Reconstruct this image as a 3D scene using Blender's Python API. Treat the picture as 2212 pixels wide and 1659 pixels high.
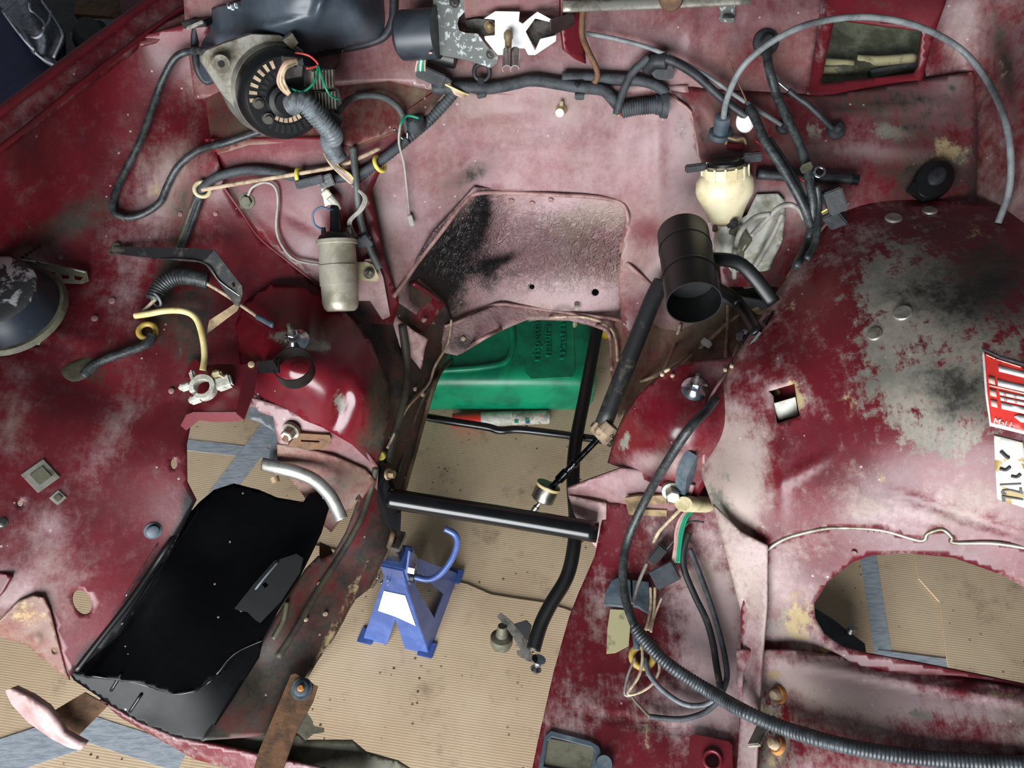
import bpy, bmesh, math, random
import numpy as np
from mathutils import Vector, Matrix
from mathutils.geometry import delaunay_2d_cdt
from mathutils.bvhtree import BVHTree
random.seed(7)
for o_ in list(bpy.data.objects): bpy.data.objects.remove(o_)
SC = bpy.context.scene; COL = SC.collection

# ------------------------------------------------ camera, light, exposure
FPX, CH, TH = 1660.0, 1.70, math.radians(55)          # focal length in px of a 2212x1659 frame, camera height, pitch below horizon
cam = bpy.data.objects.new('camera', bpy.data.cameras.new('camera')); COL.objects.link(cam)
cam.location = (0, 0, CH); cam.rotation_euler = (math.pi/2 - TH, 0, 0)
cam.data.sensor_width = 36; cam.data.lens = 36*FPX/2212; cam.data.clip_start = .02
SC.camera = cam
SC.view_settings.view_transform = 'Standard'; SC.view_settings.look = 'None'
SC.view_settings.gamma = 1; SC.view_settings.use_curve_mapping = False
SC.view_settings.exposure = 0.17
W = bpy.data.worlds.new('garage_ambient'); SC.world = W; W.use_nodes = True
W.node_tree.nodes['Background'].inputs[0].default_value = (.80, .90, 1, 1)
W.node_tree.nodes['Background'].inputs[1].default_value = .12
def area(name, loc, tgt, sx, sy, power, col):
    l = bpy.data.lights.new(name, 'AREA'); l.shape = 'RECTANGLE'; l.size = sx; l.size_y = sy; l.energy = power; l.color = col
    o = bpy.data.objects.new(name, l); COL.objects.link(o); o.location = loc
    o.rotation_euler = (Vector(tgt)-Vector(loc)).to_track_quat('-Z', 'Y').to_euler()
area('garage_door_offscreen', (-.95, -2.1, 1.15), (-.5, .8, 1.0), 2.4, 2.0, 235, (.94, .97, 1))   # the open garage door the car faces

# ------------------------------------------------ pixel -> place
def ray(px, py):
    u, v = (px-1106)/FPX, (829.5-py)/FPX
    return Vector((u, math.cos(TH)+v*math.sin(TH), -math.sin(TH)+v*math.cos(TH)))
CAM = Vector((0, 0, CH))
def Z(px, py, z):
    r = ray(px, py); return CAM + r*((z-CH)/r.z)
def Yp(px, py, y):
    r = ray(px, py); return CAM + r*(y/r.y)
def dep(p):                                            # depth along the axis of view
    q = Vector(p)-CAM; return q.y*math.cos(TH) - q.z*math.sin(TH)
TREES = []
def on(px, py, lift=0.0):
    r = ray(px, py).normalized(); best = None
    for t in TREES:
        h = t.ray_cast(CAM, r)
        if h[0] is not None and (best is None or h[3] < best): best = h[3]
    g = (0-CH)/r.z
    if best is None or g < best: best = g
    return CAM + r*(best-lift)
def pt(p, lift=0.0):
    if isinstance(p, Vector): return p
    if len(p) == 2: return on(p[0], p[1], lift)
    if isinstance(p[2], str): return Z(p[0], p[1], float(p[2]))
    return on(p[0], p[1], p[2])
def same(px, py, ref): return CAM + ray(px, py)*dep(ref)   # px at the depth of a known point
def mpp(p): return dep(p)/FPX                          # metres in one pixel at p

# ------------------------------------------------ materials
MATS = {}
def nodes(m):
    m.use_nodes = True; nt = m.node_tree; b = nt.nodes['Principled BSDF']; return nt, b
def N(nt, t, **k):
    n = nt.nodes.new(t)
    for a, v in k.items():
        if a.startswith('i_'):
            key = a[2:]; key = int(key) if key.isdigit() else key
            n.inputs[key].default_value = v
        else: setattr(n, a, v)
    return n
def noise(nt, pos, scale, detail=5, rough=.6, dist=0.0):
    n = N(nt, 'ShaderNodeTexNoise'); n.inputs['Scale'].default_value = scale; n.inputs['Detail'].default_value = detail
    n.inputs['Roughness'].default_value = rough; n.inputs['Distortion'].default_value = dist
    nt.links.new(pos, n.inputs['Vector']); return n.outputs['Fac']
def math_(nt, op, a, b=None, clamp=False):
    n = N(nt, 'ShaderNodeMath', operation=op, use_clamp=clamp)
    for i, x in enumerate((a, b)):
        if x is None: continue
        if hasattr(x, 'is_linked'): nt.links.new(x, n.inputs[i])
        else: n.inputs[i].default_value = x
    return n.outputs[0]
def ramp(nt, f, a, b):
    n = N(nt, 'ShaderNodeMapRange', interpolation_type='SMOOTHSTEP'); nt.links.new(f, n.inputs[0])
    n.inputs[1].default_value = a; n.inputs[2].default_value = b; return n.outputs[0]
def mixc(nt, f, a, b):
    n = N(nt, 'ShaderNodeMix', data_type='RGBA')
    for i, x in ((0, f), (6, a), (7, b)):
        if hasattr(x, 'is_linked'): nt.links.new(x, n.inputs[i])
        elif i == 0: n.inputs[0].default_value = x
        else: n.inputs[i].default_value = (*x, 1)
    return n.outputs[2]
def srgb(r, g, b):
    f = lambda c: (c/255/12.92) if c/255 <= .04045 else ((c/255+.055)/1.055)**2.4
    return (f(r), f(g), f(b))
S = srgb
def paint(name, base, base2, dust=srgb(168,148,148), gloss=.32, bump=.12, wrinkle=False, ragged=.7, wear=1.0, spec=.5, lo=.05, hi=1.15):
    """car paint with dust, grime, rust, bare grey and black overspray, each placed by a point attribute with ragged noise edges"""
    m = bpy.data.materials.new(name); nt, B = nodes(m); L = nt.links.new
    pos = N(nt, 'ShaderNodeNewGeometry').outputs['Position']
    n1 = noise(nt, pos, 9, 4); n2 = noise(nt, pos, 34, 6, .7, .2); n3 = noise(nt, pos, 150, 4, .7); n4 = noise(nt, pos, 14, 9, .74, .25)
    col = mixc(nt, ramp(nt, n1, .35, .68), base, base2)
    rough = math_(nt, 'MULTIPLY_ADD', n2, .22); nt.nodes[-1].inputs[2].default_value = gloss-.08
    rag = math_(nt, 'ADD', math_(nt, 'MULTIPLY', math_(nt, 'SUBTRACT', n2, .5), 1.1), math_(nt, 'MULTIPLY', math_(nt, 'SUBTRACT', n4, .5), 1.5))
    def att(a): return N(nt, 'ShaderNodeAttribute', attribute_name=a).outputs['Fac']
    def layer(a, lo, hi, c, rv, c2=None, amt=1.0):
        nonlocal col, rough
        f = ramp(nt, math_(nt, 'ADD', att(a), math_(nt, 'MULTIPLY', rag, amt)), lo, hi)
        f = math_(nt, 'MULTIPLY', f, ramp(nt, att(a), .02, .18))
        cc = c if c2 is None else mixc(nt, ramp(nt, n4, .35, .65), c, c2)
        col = mixc(nt, f, col, cc)
        r_ = N(nt, 'ShaderNodeMix', data_type='FLOAT'); L(f, r_.inputs[0]); L(rough, r_.inputs[2]); r_.inputs[3].default_value = rv; rough = r_.outputs[0]
    st = N(nt, 'ShaderNodeMapping'); st.inputs['Scale'].default_value = (1, .16, .5); st.inputs['Rotation'].default_value = (.3, .2, .7); L(pos, st.inputs['Vector'])
    n5 = noise(nt, st.outputs[0], 120, 5, .75); n6 = noise(nt, pos, 5, 3); n7 = noise(nt, pos, 70, 8, .8)
    rag = math_(nt, 'ADD', rag, math_(nt, 'ADD', math_(nt, 'MULTIPLY', math_(nt, 'SUBTRACT', n5, .5), .7), math_(nt, 'MULTIPLY', math_(nt, 'SUBTRACT', n7, .5), .7)))
    d2 = mixc(nt, ramp(nt, n6, .4, .62), dust, tuple(dust[i]*k for i, k in enumerate((.80, .86, .74))))
    layer('dust', lo, hi, d2, .62, None, ragged)
    layer('bare', .36, .66, S(146,138,126), .6, S(104,102,94))
    layer('grime', .2, .95, S(66,60,48), .6, S(30,27,24), .9)
    layer('rust', .4, .72, S(150,118,76), .75, S(172,154,116))
    layer('soot', .25, .8, S(14,14,17), .32, None, .5)
    col = mixc(nt, math_(nt, 'MULTIPLY', ramp(nt, n7, .5, .75), .3*wear), col, S(60,50,48))
    col = mixc(nt, math_(nt, 'MULTIPLY', ramp(nt, n5, .64, .82), .3*wear), col, S(186,172,172))
    v = N(nt, 'ShaderNodeTexVoronoi'); v.inputs['Scale'].default_value = 46; L(pos, v.inputs['Vector'])
    sp = math_(nt, 'MULTIPLY', math_(nt, 'LESS_THAN', v.outputs['Distance'], .085), math_(nt, 'GREATER_THAN', n1, .54))
    col = mixc(nt, math_(nt, 'MULTIPLY', sp, .55), col, srgb(190,170,170))
    B.inputs['Specular IOR Level'].default_value = spec
    L(col, B.inputs['Base Color']); L(rough, B.inputs['Roughness'])
    bp = N(nt, 'ShaderNodeBump'); bp.inputs['Strength'].default_value = bump; bp.inputs['Distance'].default_value = .009 if wrinkle else .004
    h = math_(nt, 'ADD', math_(nt, 'MULTIPLY', n2, .7), math_(nt, 'MULTIPLY', n3, .25))
    if wrinkle:
        w = N(nt, 'ShaderNodeTexNoise'); w.inputs['Scale'].default_value = 50; w.inputs['Detail'].default_value = 3; w.inputs['Distortion'].default_value = 2.2; L(pos, w.inputs['Vector'])
        h = math_(nt, 'ADD', h, math_(nt, 'MULTIPLY', math_(nt, 'MULTIPLY', math_(nt, 'ABSOLUTE', math_(nt, 'SUBTRACT', w.outputs['Fac'], .5)), att('wrinkle')), -26.0))
    L(h, bp.inputs['Height']); L(bp.outputs[0], B.inputs['Normal'])
    MATS[name] = m; return m
def mat(name, c, rough=.5, metal=0.0, c2=None, scale=30, bump=0.0, lo=.4, hi=.65, trans=0.0, coat=0.0, stretch=None):
    m = bpy.data.materials.new(name); nt, B = nodes(m); L = nt.links.new
    B.inputs['Metallic'].default_value = metal; B.inputs['Roughness'].default_value = rough
    B.inputs['Coat Weight'].default_value = coat
    if trans: B.inputs['Subsurface Weight'].default_value = trans; B.inputs['Subsurface Radius'].default_value = (.02, .015, .01)
    pos = N(nt, 'ShaderNodeNewGeometry').outputs['Position']
    if stretch:
        mp = N(nt, 'ShaderNodeMapping'); mp.inputs['Scale'].default_value = stretch; L(pos, mp.inputs['Vector']); pos = mp.outputs[0]
    n = noise(nt, pos, scale, 6, .65, .3)
    L(mixc(nt, ramp(nt, n, lo, hi), c, c2 if c2 else tuple(min(1, x*.72) for x in c)), B.inputs['Base Color'])
    if bump:
        bp = N(nt, 'ShaderNodeBump'); bp.inputs['Strength'].default_value = bump; bp.inputs['Distance'].default_value = .003
        L(noise(nt, pos, scale*2.5, 4), bp.inputs['Height']); L(bp.outputs[0], B.inputs['Normal'])
    MATS[name] = m; return m
S = srgb
paint('paint_left', S(97,17,28), S(79,14,24), dust=S(170,146,147), gloss=.42, ragged=.75)
paint('paint_fire', S(97,17,28), S(79,14,24), dust=S(170,146,147), gloss=.34, ragged=.38, wear=.5)
paint('paint_right', S(97,17,28), S(79,14,24), dust=S(170,146,147), gloss=.38, ragged=.85, lo=.22, hi=.92)
paint('paint_tunnel', S(97,17,28), S(79,14,24), dust=S(170,146,147), gloss=.3, bump=.75, wrinkle=True, ragged=.4, wear=.4)
paint('paint_dark', S(97,17,28), S(79,14,24), dust=S(170,146,147), gloss=.42)
paint('paint_shelf', S(97,17,28), S(79,14,24), dust=S(146,128,112), gloss=.55)
paint('paint_black', S(7,7,9), S(5,5,7), dust=S(80,92,100), gloss=.3, bump=.03, wear=.05, spec=.14)
paint('paint_mid', S(97,17,28), S(79,14,24), dust=S(170,146,147), gloss=.38, ragged=.55, wear=.7)
paint('paint_tower', S(97,17,28), S(79,14,24), dust=S(170,146,147), gloss=.2, bump=.04, ragged=.5, wear=.35)
mat('black_rubber', S(26,27,30), .55, c2=S(44,46,50), scale=60, bump=.1)
mat('black_gloss', S(9,9,11), .22, c2=S(16,16,18))
mat('black_satin', S(8,8,9), .42, c2=S(13,13,14))
mat('dusty_rubber', S(58,62,66), .7, c2=S(36,38,42), scale=50, bump=.1)
mat('grey_cable', S(118,122,122), .55, c2=S(92,96,98), scale=40)
mat('heater_black', S(52,60,68), .4, c2=S(66,74,82), scale=14, bump=.05)
mat('steel', S(150,150,146), .35, 1.0, c2=S(110,108,100), scale=40)
mat('zinc', S(205,210,215), .18, 1.0, c2=S(160,165,170), scale=60)
mat('dull_alloy', S(168,164,154), .5, .7, c2=S(112,104,88), scale=26, bump=.2)
mat('galvanised', S(120,124,120), .5, .35, c2=S(206,212,212), scale=95, lo=.54, hi=.6)
mat('white_plastic', S(236,236,234), .45, c2=S(222,222,220))
mat('tan_metal', S(150,128,96), .55, .3, c2=S(104,86,62), scale=40, bump=.2)
mat('rusty', S(112,80,54), .75, .1, c2=S(78,56,40), scale=35, bump=.3)
mat('yellow', S(206,190,84), .5, c2=S(180,160,70))
mat('cream_wire', S(222,206,150), .5, c2=S(196,176,110))
mat('tan_wire', S(186,166,140), .6, c2=S(140,120,98), scale=80)
mat('green_wire', S(20,130,96), .4)
mat('pink_wire', S(196,150,138), .5)
mat('blue_wire', S(60,90,120), .45)
mat('red_wire', S(170,50,44), .5)
mat('grey_wire', S(150,146,138), .6, c2=S(120,116,108))
mat('reservoir', S(218,208,174), .4, c2=S(192,174,132), scale=22, trans=.25)
mat('foil_white', S(196,196,186), .5, c2=S(150,148,132), scale=30, bump=.15)
mat('coil_alloy', S(176,170,154), .42, .45, c2=S(136,130,112), scale=18, bump=.1)
mat('seam', S(150,116,112), .6, c2=S(112,80,76), scale=30, bump=.2)
mat('jack_blue', S(62,84,142), .3, .1, c2=S(76,100,160), scale=20, coat=.3)
mat('label_white', S(224,236,238), .45, c2=S(206,224,232))
mat('can_green', S(10,138,96), .34, c2=S(6,104,74), scale=10)
mat('yellow_cap', S(226,190,20), .5, c2=S(120,96,20), scale=40)
mat('duct_tape', S(158,164,170), .4, c2=S(128,138,148), scale=30, bump=.15, stretch=(1,6,1))
mat('rag', S(96,98,106), .9, c2=S(66,66,74), scale=60, bump=.2)
mat('rag_hem', S(176,178,184), .9)
mat('bin_blue', S(24,30,62), .5, c2=S(18,22,44), scale=12)
mat('concrete', S(52,50,52), .9, c2=S(38,36,40), scale=8, bump=.2)
mat('sticker_red', S(206,52,44), .45, c2=S(198,48,40))
mat('sticker_white', S(226,222,220), .5)
mat('sticker_pink', S(226,180,164), .5)
mat('ink', S(20,20,22), .5)
mat('aged_plate', S(214,212,200), .5, c2=S(150,126,70), scale=34, lo=.5, hi=.56)
mat('grey_paint', S(96,102,108), .45, c2=S(72,76,80), scale=20)
mat('green_glass', S(120,124,104), .6, c2=S(84,84,66), scale=30)
mat('tube_label', S(186,182,170), .6, c2=S(120,116,106), scale=50)
mat('olive', S(92,90,74), .6, c2=S(64,60,44), scale=30, bump=.2)
mat('pink_primer', S(188,158,156), .6, c2=S(150,118,116), scale=20)
mat('steel_dark', S(104,100,94), .45, .6, c2=S(60,56,52), scale=40)
mat('black_dusty', S(34,34,36), .5, c2=S(96,88,78), scale=34, lo=.52, hi=.75)
mat('tan_dust', S(176,154,128), .75, c2=S(130,110,88), scale=60, bump=.2)
mat('black_chrome', S(70,72,76), .18, 1.0, c2=S(24,24,26), scale=70)
mat('dusty_grey', S(104,110,114), .5, c2=S(66,70,74), scale=50)
mat('grey_dark', S(78,82,80), .6, c2=S(56,58,58), scale=30)
mat('grey_black', S(52,58,64), .4, c2=S(36,40,46), scale=16)
mat('cream_metal', S(214,200,160), .45, .2, c2=S(180,166,126), scale=50)
mat('slate', S(54,66,76), .55, c2=S(84,94,100), scale=30)
mat('black_tape', S(30,33,34), .45, c2=S(56,60,60), scale=70, bump=.25)
mat('slate_black', S(26,34,44), .4, c2=S(60,72,84), scale=18, lo=.5, hi=.8)
mat('worn_silver', S(70,72,74), .45, .5, c2=S(206,212,214), scale=30, lo=.5, hi=.58, bump=.2)
mat('lead_white', S(206,206,196), .55, .2, c2=S(160,156,140), scale=60, bump=.3)
mat('bright_alloy', S(150,150,146), .38, .7, c2=S(112,108,96), scale=24)
mat('conduit_black', S(40,44,48), .45, c2=S(64,70,74), scale=60)
mat('plug_black', S(46,50,56), .5, c2=S(60,64,70), scale=60)
mat('tag_beige', S(176,168,128), .7, c2=S(110,104,76), scale=30, lo=.55, hi=.7)
mat('yellow_dirty', S(190,160,80), .5, c2=S(150,124,60), scale=60)
mat('rust_orange', S(170,110,50), .75, c2=S(130,84,50), scale=60, bump=.2)
mat('rail_rust', S(96,76,52), .75, c2=S(56,46,34), scale=26, bump=.3)
mat('olive_dark', S(58,52,40), .65, c2=S(34,30,26), scale=22, bump=.3)
def cardboard():
    m = bpy.data.materials.new('cardboard'); nt, B = nodes(m); L = nt.links.new
    pos = N(nt, 'ShaderNodeNewGeometry').outputs['Position']
    mp = N(nt, 'ShaderNodeMapping'); mp.inputs['Rotation'].default_value = (0, 0, math.radians(8)); L(pos, mp.inputs['Vector'])
    wv = N(nt, 'ShaderNodeTexWave', wave_type='BANDS', bands_direction='Y'); wv.inputs['Scale'].default_value = 62; wv.inputs['Distortion'].default_value = .8; L(mp.outputs[0], wv.inputs['Vector'])
    c = mixc(nt, ramp(nt, noise(nt, pos, 3, 5), .3, .7), S(200,178,148), S(178,154,124))
    c = mixc(nt, math_(nt, 'MULTIPLY', wv.outputs['Fac'], .13), c, S(140,116,88))
    c = mixc(nt, math_(nt, 'MULTIPLY', ramp(nt, noise(nt, pos, 9, 8, .75), .52, .74), .8), c, S(120,100,80))
    v = N(nt, 'ShaderNodeTexVoronoi'); v.inputs['Scale'].default_value = 44; L(pos, v.inputs['Vector'])
    c = mixc(nt, math_(nt, 'MULTIPLY', math_(nt, 'LESS_THAN', v.outputs['Distance'], .13), ramp(nt, noise(nt, pos, 6, 3), .45, .6)), c, S(86,66,48))
    L(c, B.inputs['Base Color']); B.inputs['Roughness'].default_value = .85
    bp = N(nt, 'ShaderNodeBump'); bp.inputs['Strength'].default_value = .12; bp.inputs['Distance'].default_value = .002
    L(wv.outputs['Fac'], bp.inputs['Height']); L(bp.outputs[0], B.inputs['Normal']); MATS['cardboard'] = m
cardboard()

# ------------------------------------------------ building blocks
def finish(name, me, material, parent=None, smooth=True):
    o = bpy.data.objects.new(name, me); COL.objects.link(o)
    me.materials.append(MATS[material])
    if smooth: me.polygons.foreach_set('use_smooth', [True]*len(me.polygons))
    if parent is not None:
        o.parent = parent; o.matrix_parent_inverse = Matrix.Translation(parent.location).inverted()
    return o
def tag(o, label, cat, group=None, kind=None):
    o['label'] = label; o['category'] = cat
    if group: o['group'] = group
    if kind: o['kind'] = kind
    return o
def thing(name, label, cat, at, group=None):
    e = bpy.data.objects.new(name, None); COL.objects.link(e); e.empty_display_size = .03
    e.location = pt(at); tag(e, label, cat, group); return e
def crom(P, n=6, closed=False):
    out = []; m = len(P)
    for i in range(m if closed else m-1):
        p0, p1, p2, p3 = (P[(i+k-1) % m] if closed else P[min(max(i+k-1, 0), m-1)] for k in range(4))
        for j in range(n):
            t = j/n
            out.append(p1*1.0 + (p2-p0)*(.5*t) + (p0*2-p1*5+p2*4-p3)*(.5*t*t) + (p1*3-p0-p2*3+p3)*(.5*t**3))
    if not closed: out.append(P[-1].copy())
    return out
def tps(ctrl):
    C = np.array([[c[0]/1000, c[1]/1000] for c in ctrl])
    w = np.array([1/dep(c[2] if isinstance(c[2], Vector) else Yp(c[0], c[1], c[2][0]) if isinstance(c[2], tuple) else Z(c[0], c[1], c[2])) for c in ctrl])
    n = len(C)
    if n <= 3:
        A = np.c_[np.ones(n), C]; s = np.linalg.lstsq(A, w, rcond=None)[0]
        return lambda X: np.c_[np.ones(len(X)), X/1000] @ s
    U = lambda r2: np.where(r2 > 1e-12, r2*np.log(np.maximum(r2, 1e-12)), 0)
    K = U(((C[:, None]-C[None])**2).sum(-1)) + np.eye(n)*1e-5
    Pm = np.c_[np.ones(n), C]; A = np.block([[K, Pm], [Pm.T, np.zeros((3, 3))]])
    s = np.linalg.solve(A, np.r_[w, 0, 0, 0])
    return lambda X: U(((X[:, None]/1000-C[None])**2).sum(-1)) @ s[:n] + np.c_[np.ones(len(X)), X/1000] @ s[n:]
def inside(X, poly):
    x, y = X[:, 0], X[:, 1]; c = np.zeros(len(X), bool); q = np.array(poly); k = np.roll(q, 1, 0)
    for (x1, y1), (x0, y0) in zip(q, k):
        if y1 == y0: continue
        c ^= ((y1 > y) != (y0 > y)) & (x < (x0-x1)*(y-y1)/(y0-y1)+x1)
    return c
def dense(poly, step, sm):
    P = [Vector((a, b)) for a, b in poly]
    if sm: P = crom(P, 5, True)
    out = []
    for i, p in enumerate(P):
        q = P[(i+1) % len(P)]; k = max(1, int((q-p).length/step))
        out += [p.lerp(q, j/k) for j in range(k)]
    return out
def blob(X, b):
    px, py, rx, ry, rot, s = b; c, n = math.cos(math.radians(rot)), math.sin(math.radians(rot))
    dx, dy = X[:, 0]-px, X[:, 1]-py
    return s*np.exp(-((dx*c+dy*n)/rx)**2-((-dx*n+dy*c)/ry)**2)
def panel(name, outline, ctrl, material, parent=None, holes=(), step=13, thick=.0025, bumps=(), masks=None, sm=False, tree=True, flat=False, rim=None):
    loops = [dense(outline, step, sm)] + [dense(h, max(3, step*.6), sm if not isinstance(h, tuple) else True) for h in holes]
    V, E = [], []
    for lp in loops:
        s = len(V); V += lp; E += [(s+i, s+(i+1) % len(lp)) for i in range(len(lp))]
    a = np.array(outline, float); x0, y0 = a.min(0); x1, y1 = a.max(0)
    G = np.array([(x+(step/2 if j % 2 else 0), y) for j, y in enumerate(np.arange(y0+step*.5, y1, step*.87)) for x in np.arange(x0+step*.5, x1, step)]).reshape(-1, 2)
    if len(G):
        B = np.array([(v.x, v.y) for v in V]); ok = inside(G, [(v.x, v.y) for v in loops[0]])
        for lp in loops[1:]: ok &= ~inside(G, [(v.x, v.y) for v in lp])
        G = G[ok]
        keep = [((B-g)**2).sum(1).min() > (step*.45)**2 for g in G]; G = G[keep] if len(G) else G
    r = delaunay_2d_cdt(V+[Vector(g) for g in G], E, [], 0, 1e-4)
    X = np.array([(v.x, v.y) for v in r[0]]); T = np.array([f for f in r[2] if len(f) == 3])
    c = X[T].mean(1); ok = inside(c, [(v.x, v.y) for v in loops[0]])
    for lp in loops[1:]: ok &= ~inside(c, [(v.x, v.y) for v in lp])
    T = T[ok]; w = tps(ctrl)(X); D = 1/w
    for b in bumps: D = D - blob(X, b)
    pts = [CAM + ray(x, y)*d for (x, y), d in zip(X, D)]
    used = np.unique(T); mp = {k: i for i, k in enumerate(used)}
    tri = []
    for f in T:
        p, q, s = (X[k] for k in f)
        f = tuple(mp[k] for k in f)
        tri.append(f if (q[0]-p[0])*(s[1]-p[1])-(q[1]-p[1])*(s[0]-p[0]) < 0 else f[::-1])
    pv = [pts[k] for k in used]; Xu = X[used]
    me = bpy.data.meshes.new(name); me.from_pydata(pv, [], tri); me.update()
    for k in ('dust', 'bare', 'grime', 'rust', 'soot', 'wrinkle'):
        if masks and k in masks:
            v = np.zeros(len(Xu))
            for b in masks[k]: v = v + (b if isinstance(b, (int, float)) else blob(Xu, b))
            at = me.attributes.new(k, 'FLOAT', 'POINT'); at.data.foreach_set('value', np.clip(v, 0, 1.3).astype(np.float32))
    ob = finish(name, me, material, parent, not flat)
    if tree: TREES.append(BVHTree.FromPolygons(pv, tri))
    if thick:
        md = ob.modifiers.new('sheet', 'SOLIDIFY'); md.thickness = thick; md.offset = -1
    if rim: tube('edge_bead', [CAM+ray(*p)*float(1/tps(ctrl)(np.array([p], float))[0]) for p in rim[0]], rim[1], rim[2], parent)
    return ob
def plate(name, poly, material, parent=None, lift=None, ctrl=None, thick=.004, holes=(), sm=False, tree=False, bev=0, step=40):
    """flat (or gently bent) plate: outline in px; lies `lift` above the surface under its corners, or on the plane of ctrl"""
    if ctrl is None:
        cx, cy = np.array(poly, float).mean(0); P = [on(a, b, lift) for a, b in poly]
        A = np.array([[1, a/1000, b/1000] for a, b in poly]); w = np.array([1/dep(p) for p in P])
        k = np.linalg.lstsq(A, w, rcond=None)[0]
        f = lambda a, b: CAM + ray(a, b)/float(k[0]+k[1]*a/1000+k[2]*b/1000)
        ctrl = [(poly[0][0], poly[0][1], f(*poly[0])), (poly[len(poly)//3][0], poly[len(poly)//3][1], f(*poly[len(poly)//3])), (poly[2*len(poly)//3][0], poly[2*len(poly)//3][1], f(*poly[2*len(poly)//3]))]
    ob = panel(name, poly, ctrl, material, parent, holes=holes, thick=thick, sm=sm, tree=tree, step=step, flat=True)
    if bev:
        b = ob.modifiers.new('bevel', 'BEVEL'); b.width = bev; b.segments = 2; b.limit_method = 'ANGLE'; b.angle_limit = math.radians(40)
    return ob
def frames(C):
    T = [(C[min(i+1, len(C)-1)]-C[max(i-1, 0)]).normalized() for i in range(len(C))]
    n = T[0].orthogonal().normalized(); out = []
    for t in T:
        n = (n-t*n.dot(t)); n = n.normalized() if n.length > 1e-6 else t.orthogonal().normalized()
        out.append((t, n, t.cross(n)))
    return out
def tube(name, pts, w, material, parent=None, n=6, seg=10, ribs=0, lift=None, squash=1.0, taper=None, depth_amp=.13):
    """swept round tube; w = diameter in metres; points are (px,py[,lift]) on the surfaces or Vectors"""
    r = w/2; P = [pt(p, r if lift is None else lift) for p in pts]
    C = crom(P, n) if len(P) > 2 else [P[0].lerp(P[1], i/4) for i in range(5)]
    if ribs:
        L = sum((C[i+1]-C[i]).length for i in range(len(C)-1)); k = int(L/ribs*4); D = [C[0]]; acc = 0; 
        s = [0]
        for i in range(len(C)-1): s.append(s[-1]+(C[i+1]-C[i]).length)
        D = []
        for j in range(k+1):
            q = L*j/k; i = min(max(np.searchsorted(s, q)-1, 0), len(C)-2); D.append(C[i].lerp(C[i+1], min(1, (q-s[i])/max(1e-9, s[i+1]-s[i]))))
        C = D
    F = frames(C); V = []; m = len(C)
    for i, (c, (t, a, b)) in enumerate(zip(C, F)):
        rr = r*((1-depth_amp if i % 4 in (0, 1) else 1+depth_amp) if ribs else 1)
        if taper: rr *= taper[0]+(taper[1]-taper[0])*i/(m-1)
        V += [c+(a*math.cos(q)+b*(math.sin(q)*squash))*rr for q in (2*math.pi*k/seg for k in range(seg))]
    Fc = [(i*seg+k, i*seg+(k+1) % seg, (i+1)*seg+(k+1) % seg, (i+1)*seg+k) for i in range(m-1) for k in range(seg)]
    Fc += [tuple(range(seg))[::-1], tuple((m-1)*seg+k for k in range(seg))]
    me = bpy.data.meshes.new(name); me.from_pydata(V, [], Fc); me.update()
    o = finish(name, me, material, parent)
    return o
def lathe(name, A, B, prof, material, parent=None, seg=24, flat=False, squash=1.0, sref=None, rot=0):
    """turned shape between points A and B; prof = [(t along A-B, radius m)], closed at zero radius ends"""
    A, B = pt(A), pt(B); t = (B-A); L = t.length; t = t/L
    a = t.orthogonal().normalized() if sref is None else (sref-t*sref.dot(t)).normalized(); b = t.cross(a); V, Fc = [], []
    for (q, r) in prof:
        V += [A+t*(L*q)+(a*math.cos(k)+b*(math.sin(k)*squash))*r for k in (2*math.pi*(i+rot)/seg for i in range(seg))]
    for i in range(len(prof)-1):
        Fc += [(i*seg+k, i*seg+(k+1) % seg, (i+1)*seg+(k+1) % seg, (i+1)*seg+k) for k in range(seg)]
    Fc += [tuple(range(seg))[::-1], tuple((len(prof)-1)*seg+k for k in range(seg))]
    me = bpy.data.meshes.new(name); me.from_pydata(V, [], Fc); me.update()
    o = finish(name, me, material, parent, not flat)
    if not flat:
        md = o.modifiers.new('edges', 'EDGE_SPLIT'); md.split_angle = math.radians(38)
    return o
def normal_at(px, py, s=6):
    p, q, r = on(px, py), on(px+s, py), on(px, py+s); n = (r-p).cross(q-p).normalized()
    return n if n.dot(CAM-p) > 0 else -n
def ring(name, c, R, r, material, parent=None, nrm=None, lift=None, seg=22, sec=8, squash=1.0):
    P = pt(c, r if lift is None else lift); nrm = (normal_at(c[0], c[1]) if nrm is None else nrm).normalized()
    a = Vector((1, 0, 0)); a = (a-nrm*a.dot(nrm)).normalized(); b = nrm.cross(a); V = []
    for i in range(seg):
        q = 2*math.pi*i/seg; d = a*math.cos(q)+b*(math.sin(q)*squash)
        V += [P+d*(R+r*math.cos(k))+nrm*(r*math.sin(k)) for k in (2*math.pi*j/sec for j in range(sec))]
    Fc = [(i*sec+j, ((i+1) % seg)*sec+j, ((i+1) % seg)*sec+(j+1) % sec, i*sec+(j+1) % sec) for i in range(seg) for j in range(sec)]
    me = bpy.data.meshes.new(name); me.from_pydata(V, [], Fc); me.update(); return finish(name, me, material, parent)
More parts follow.
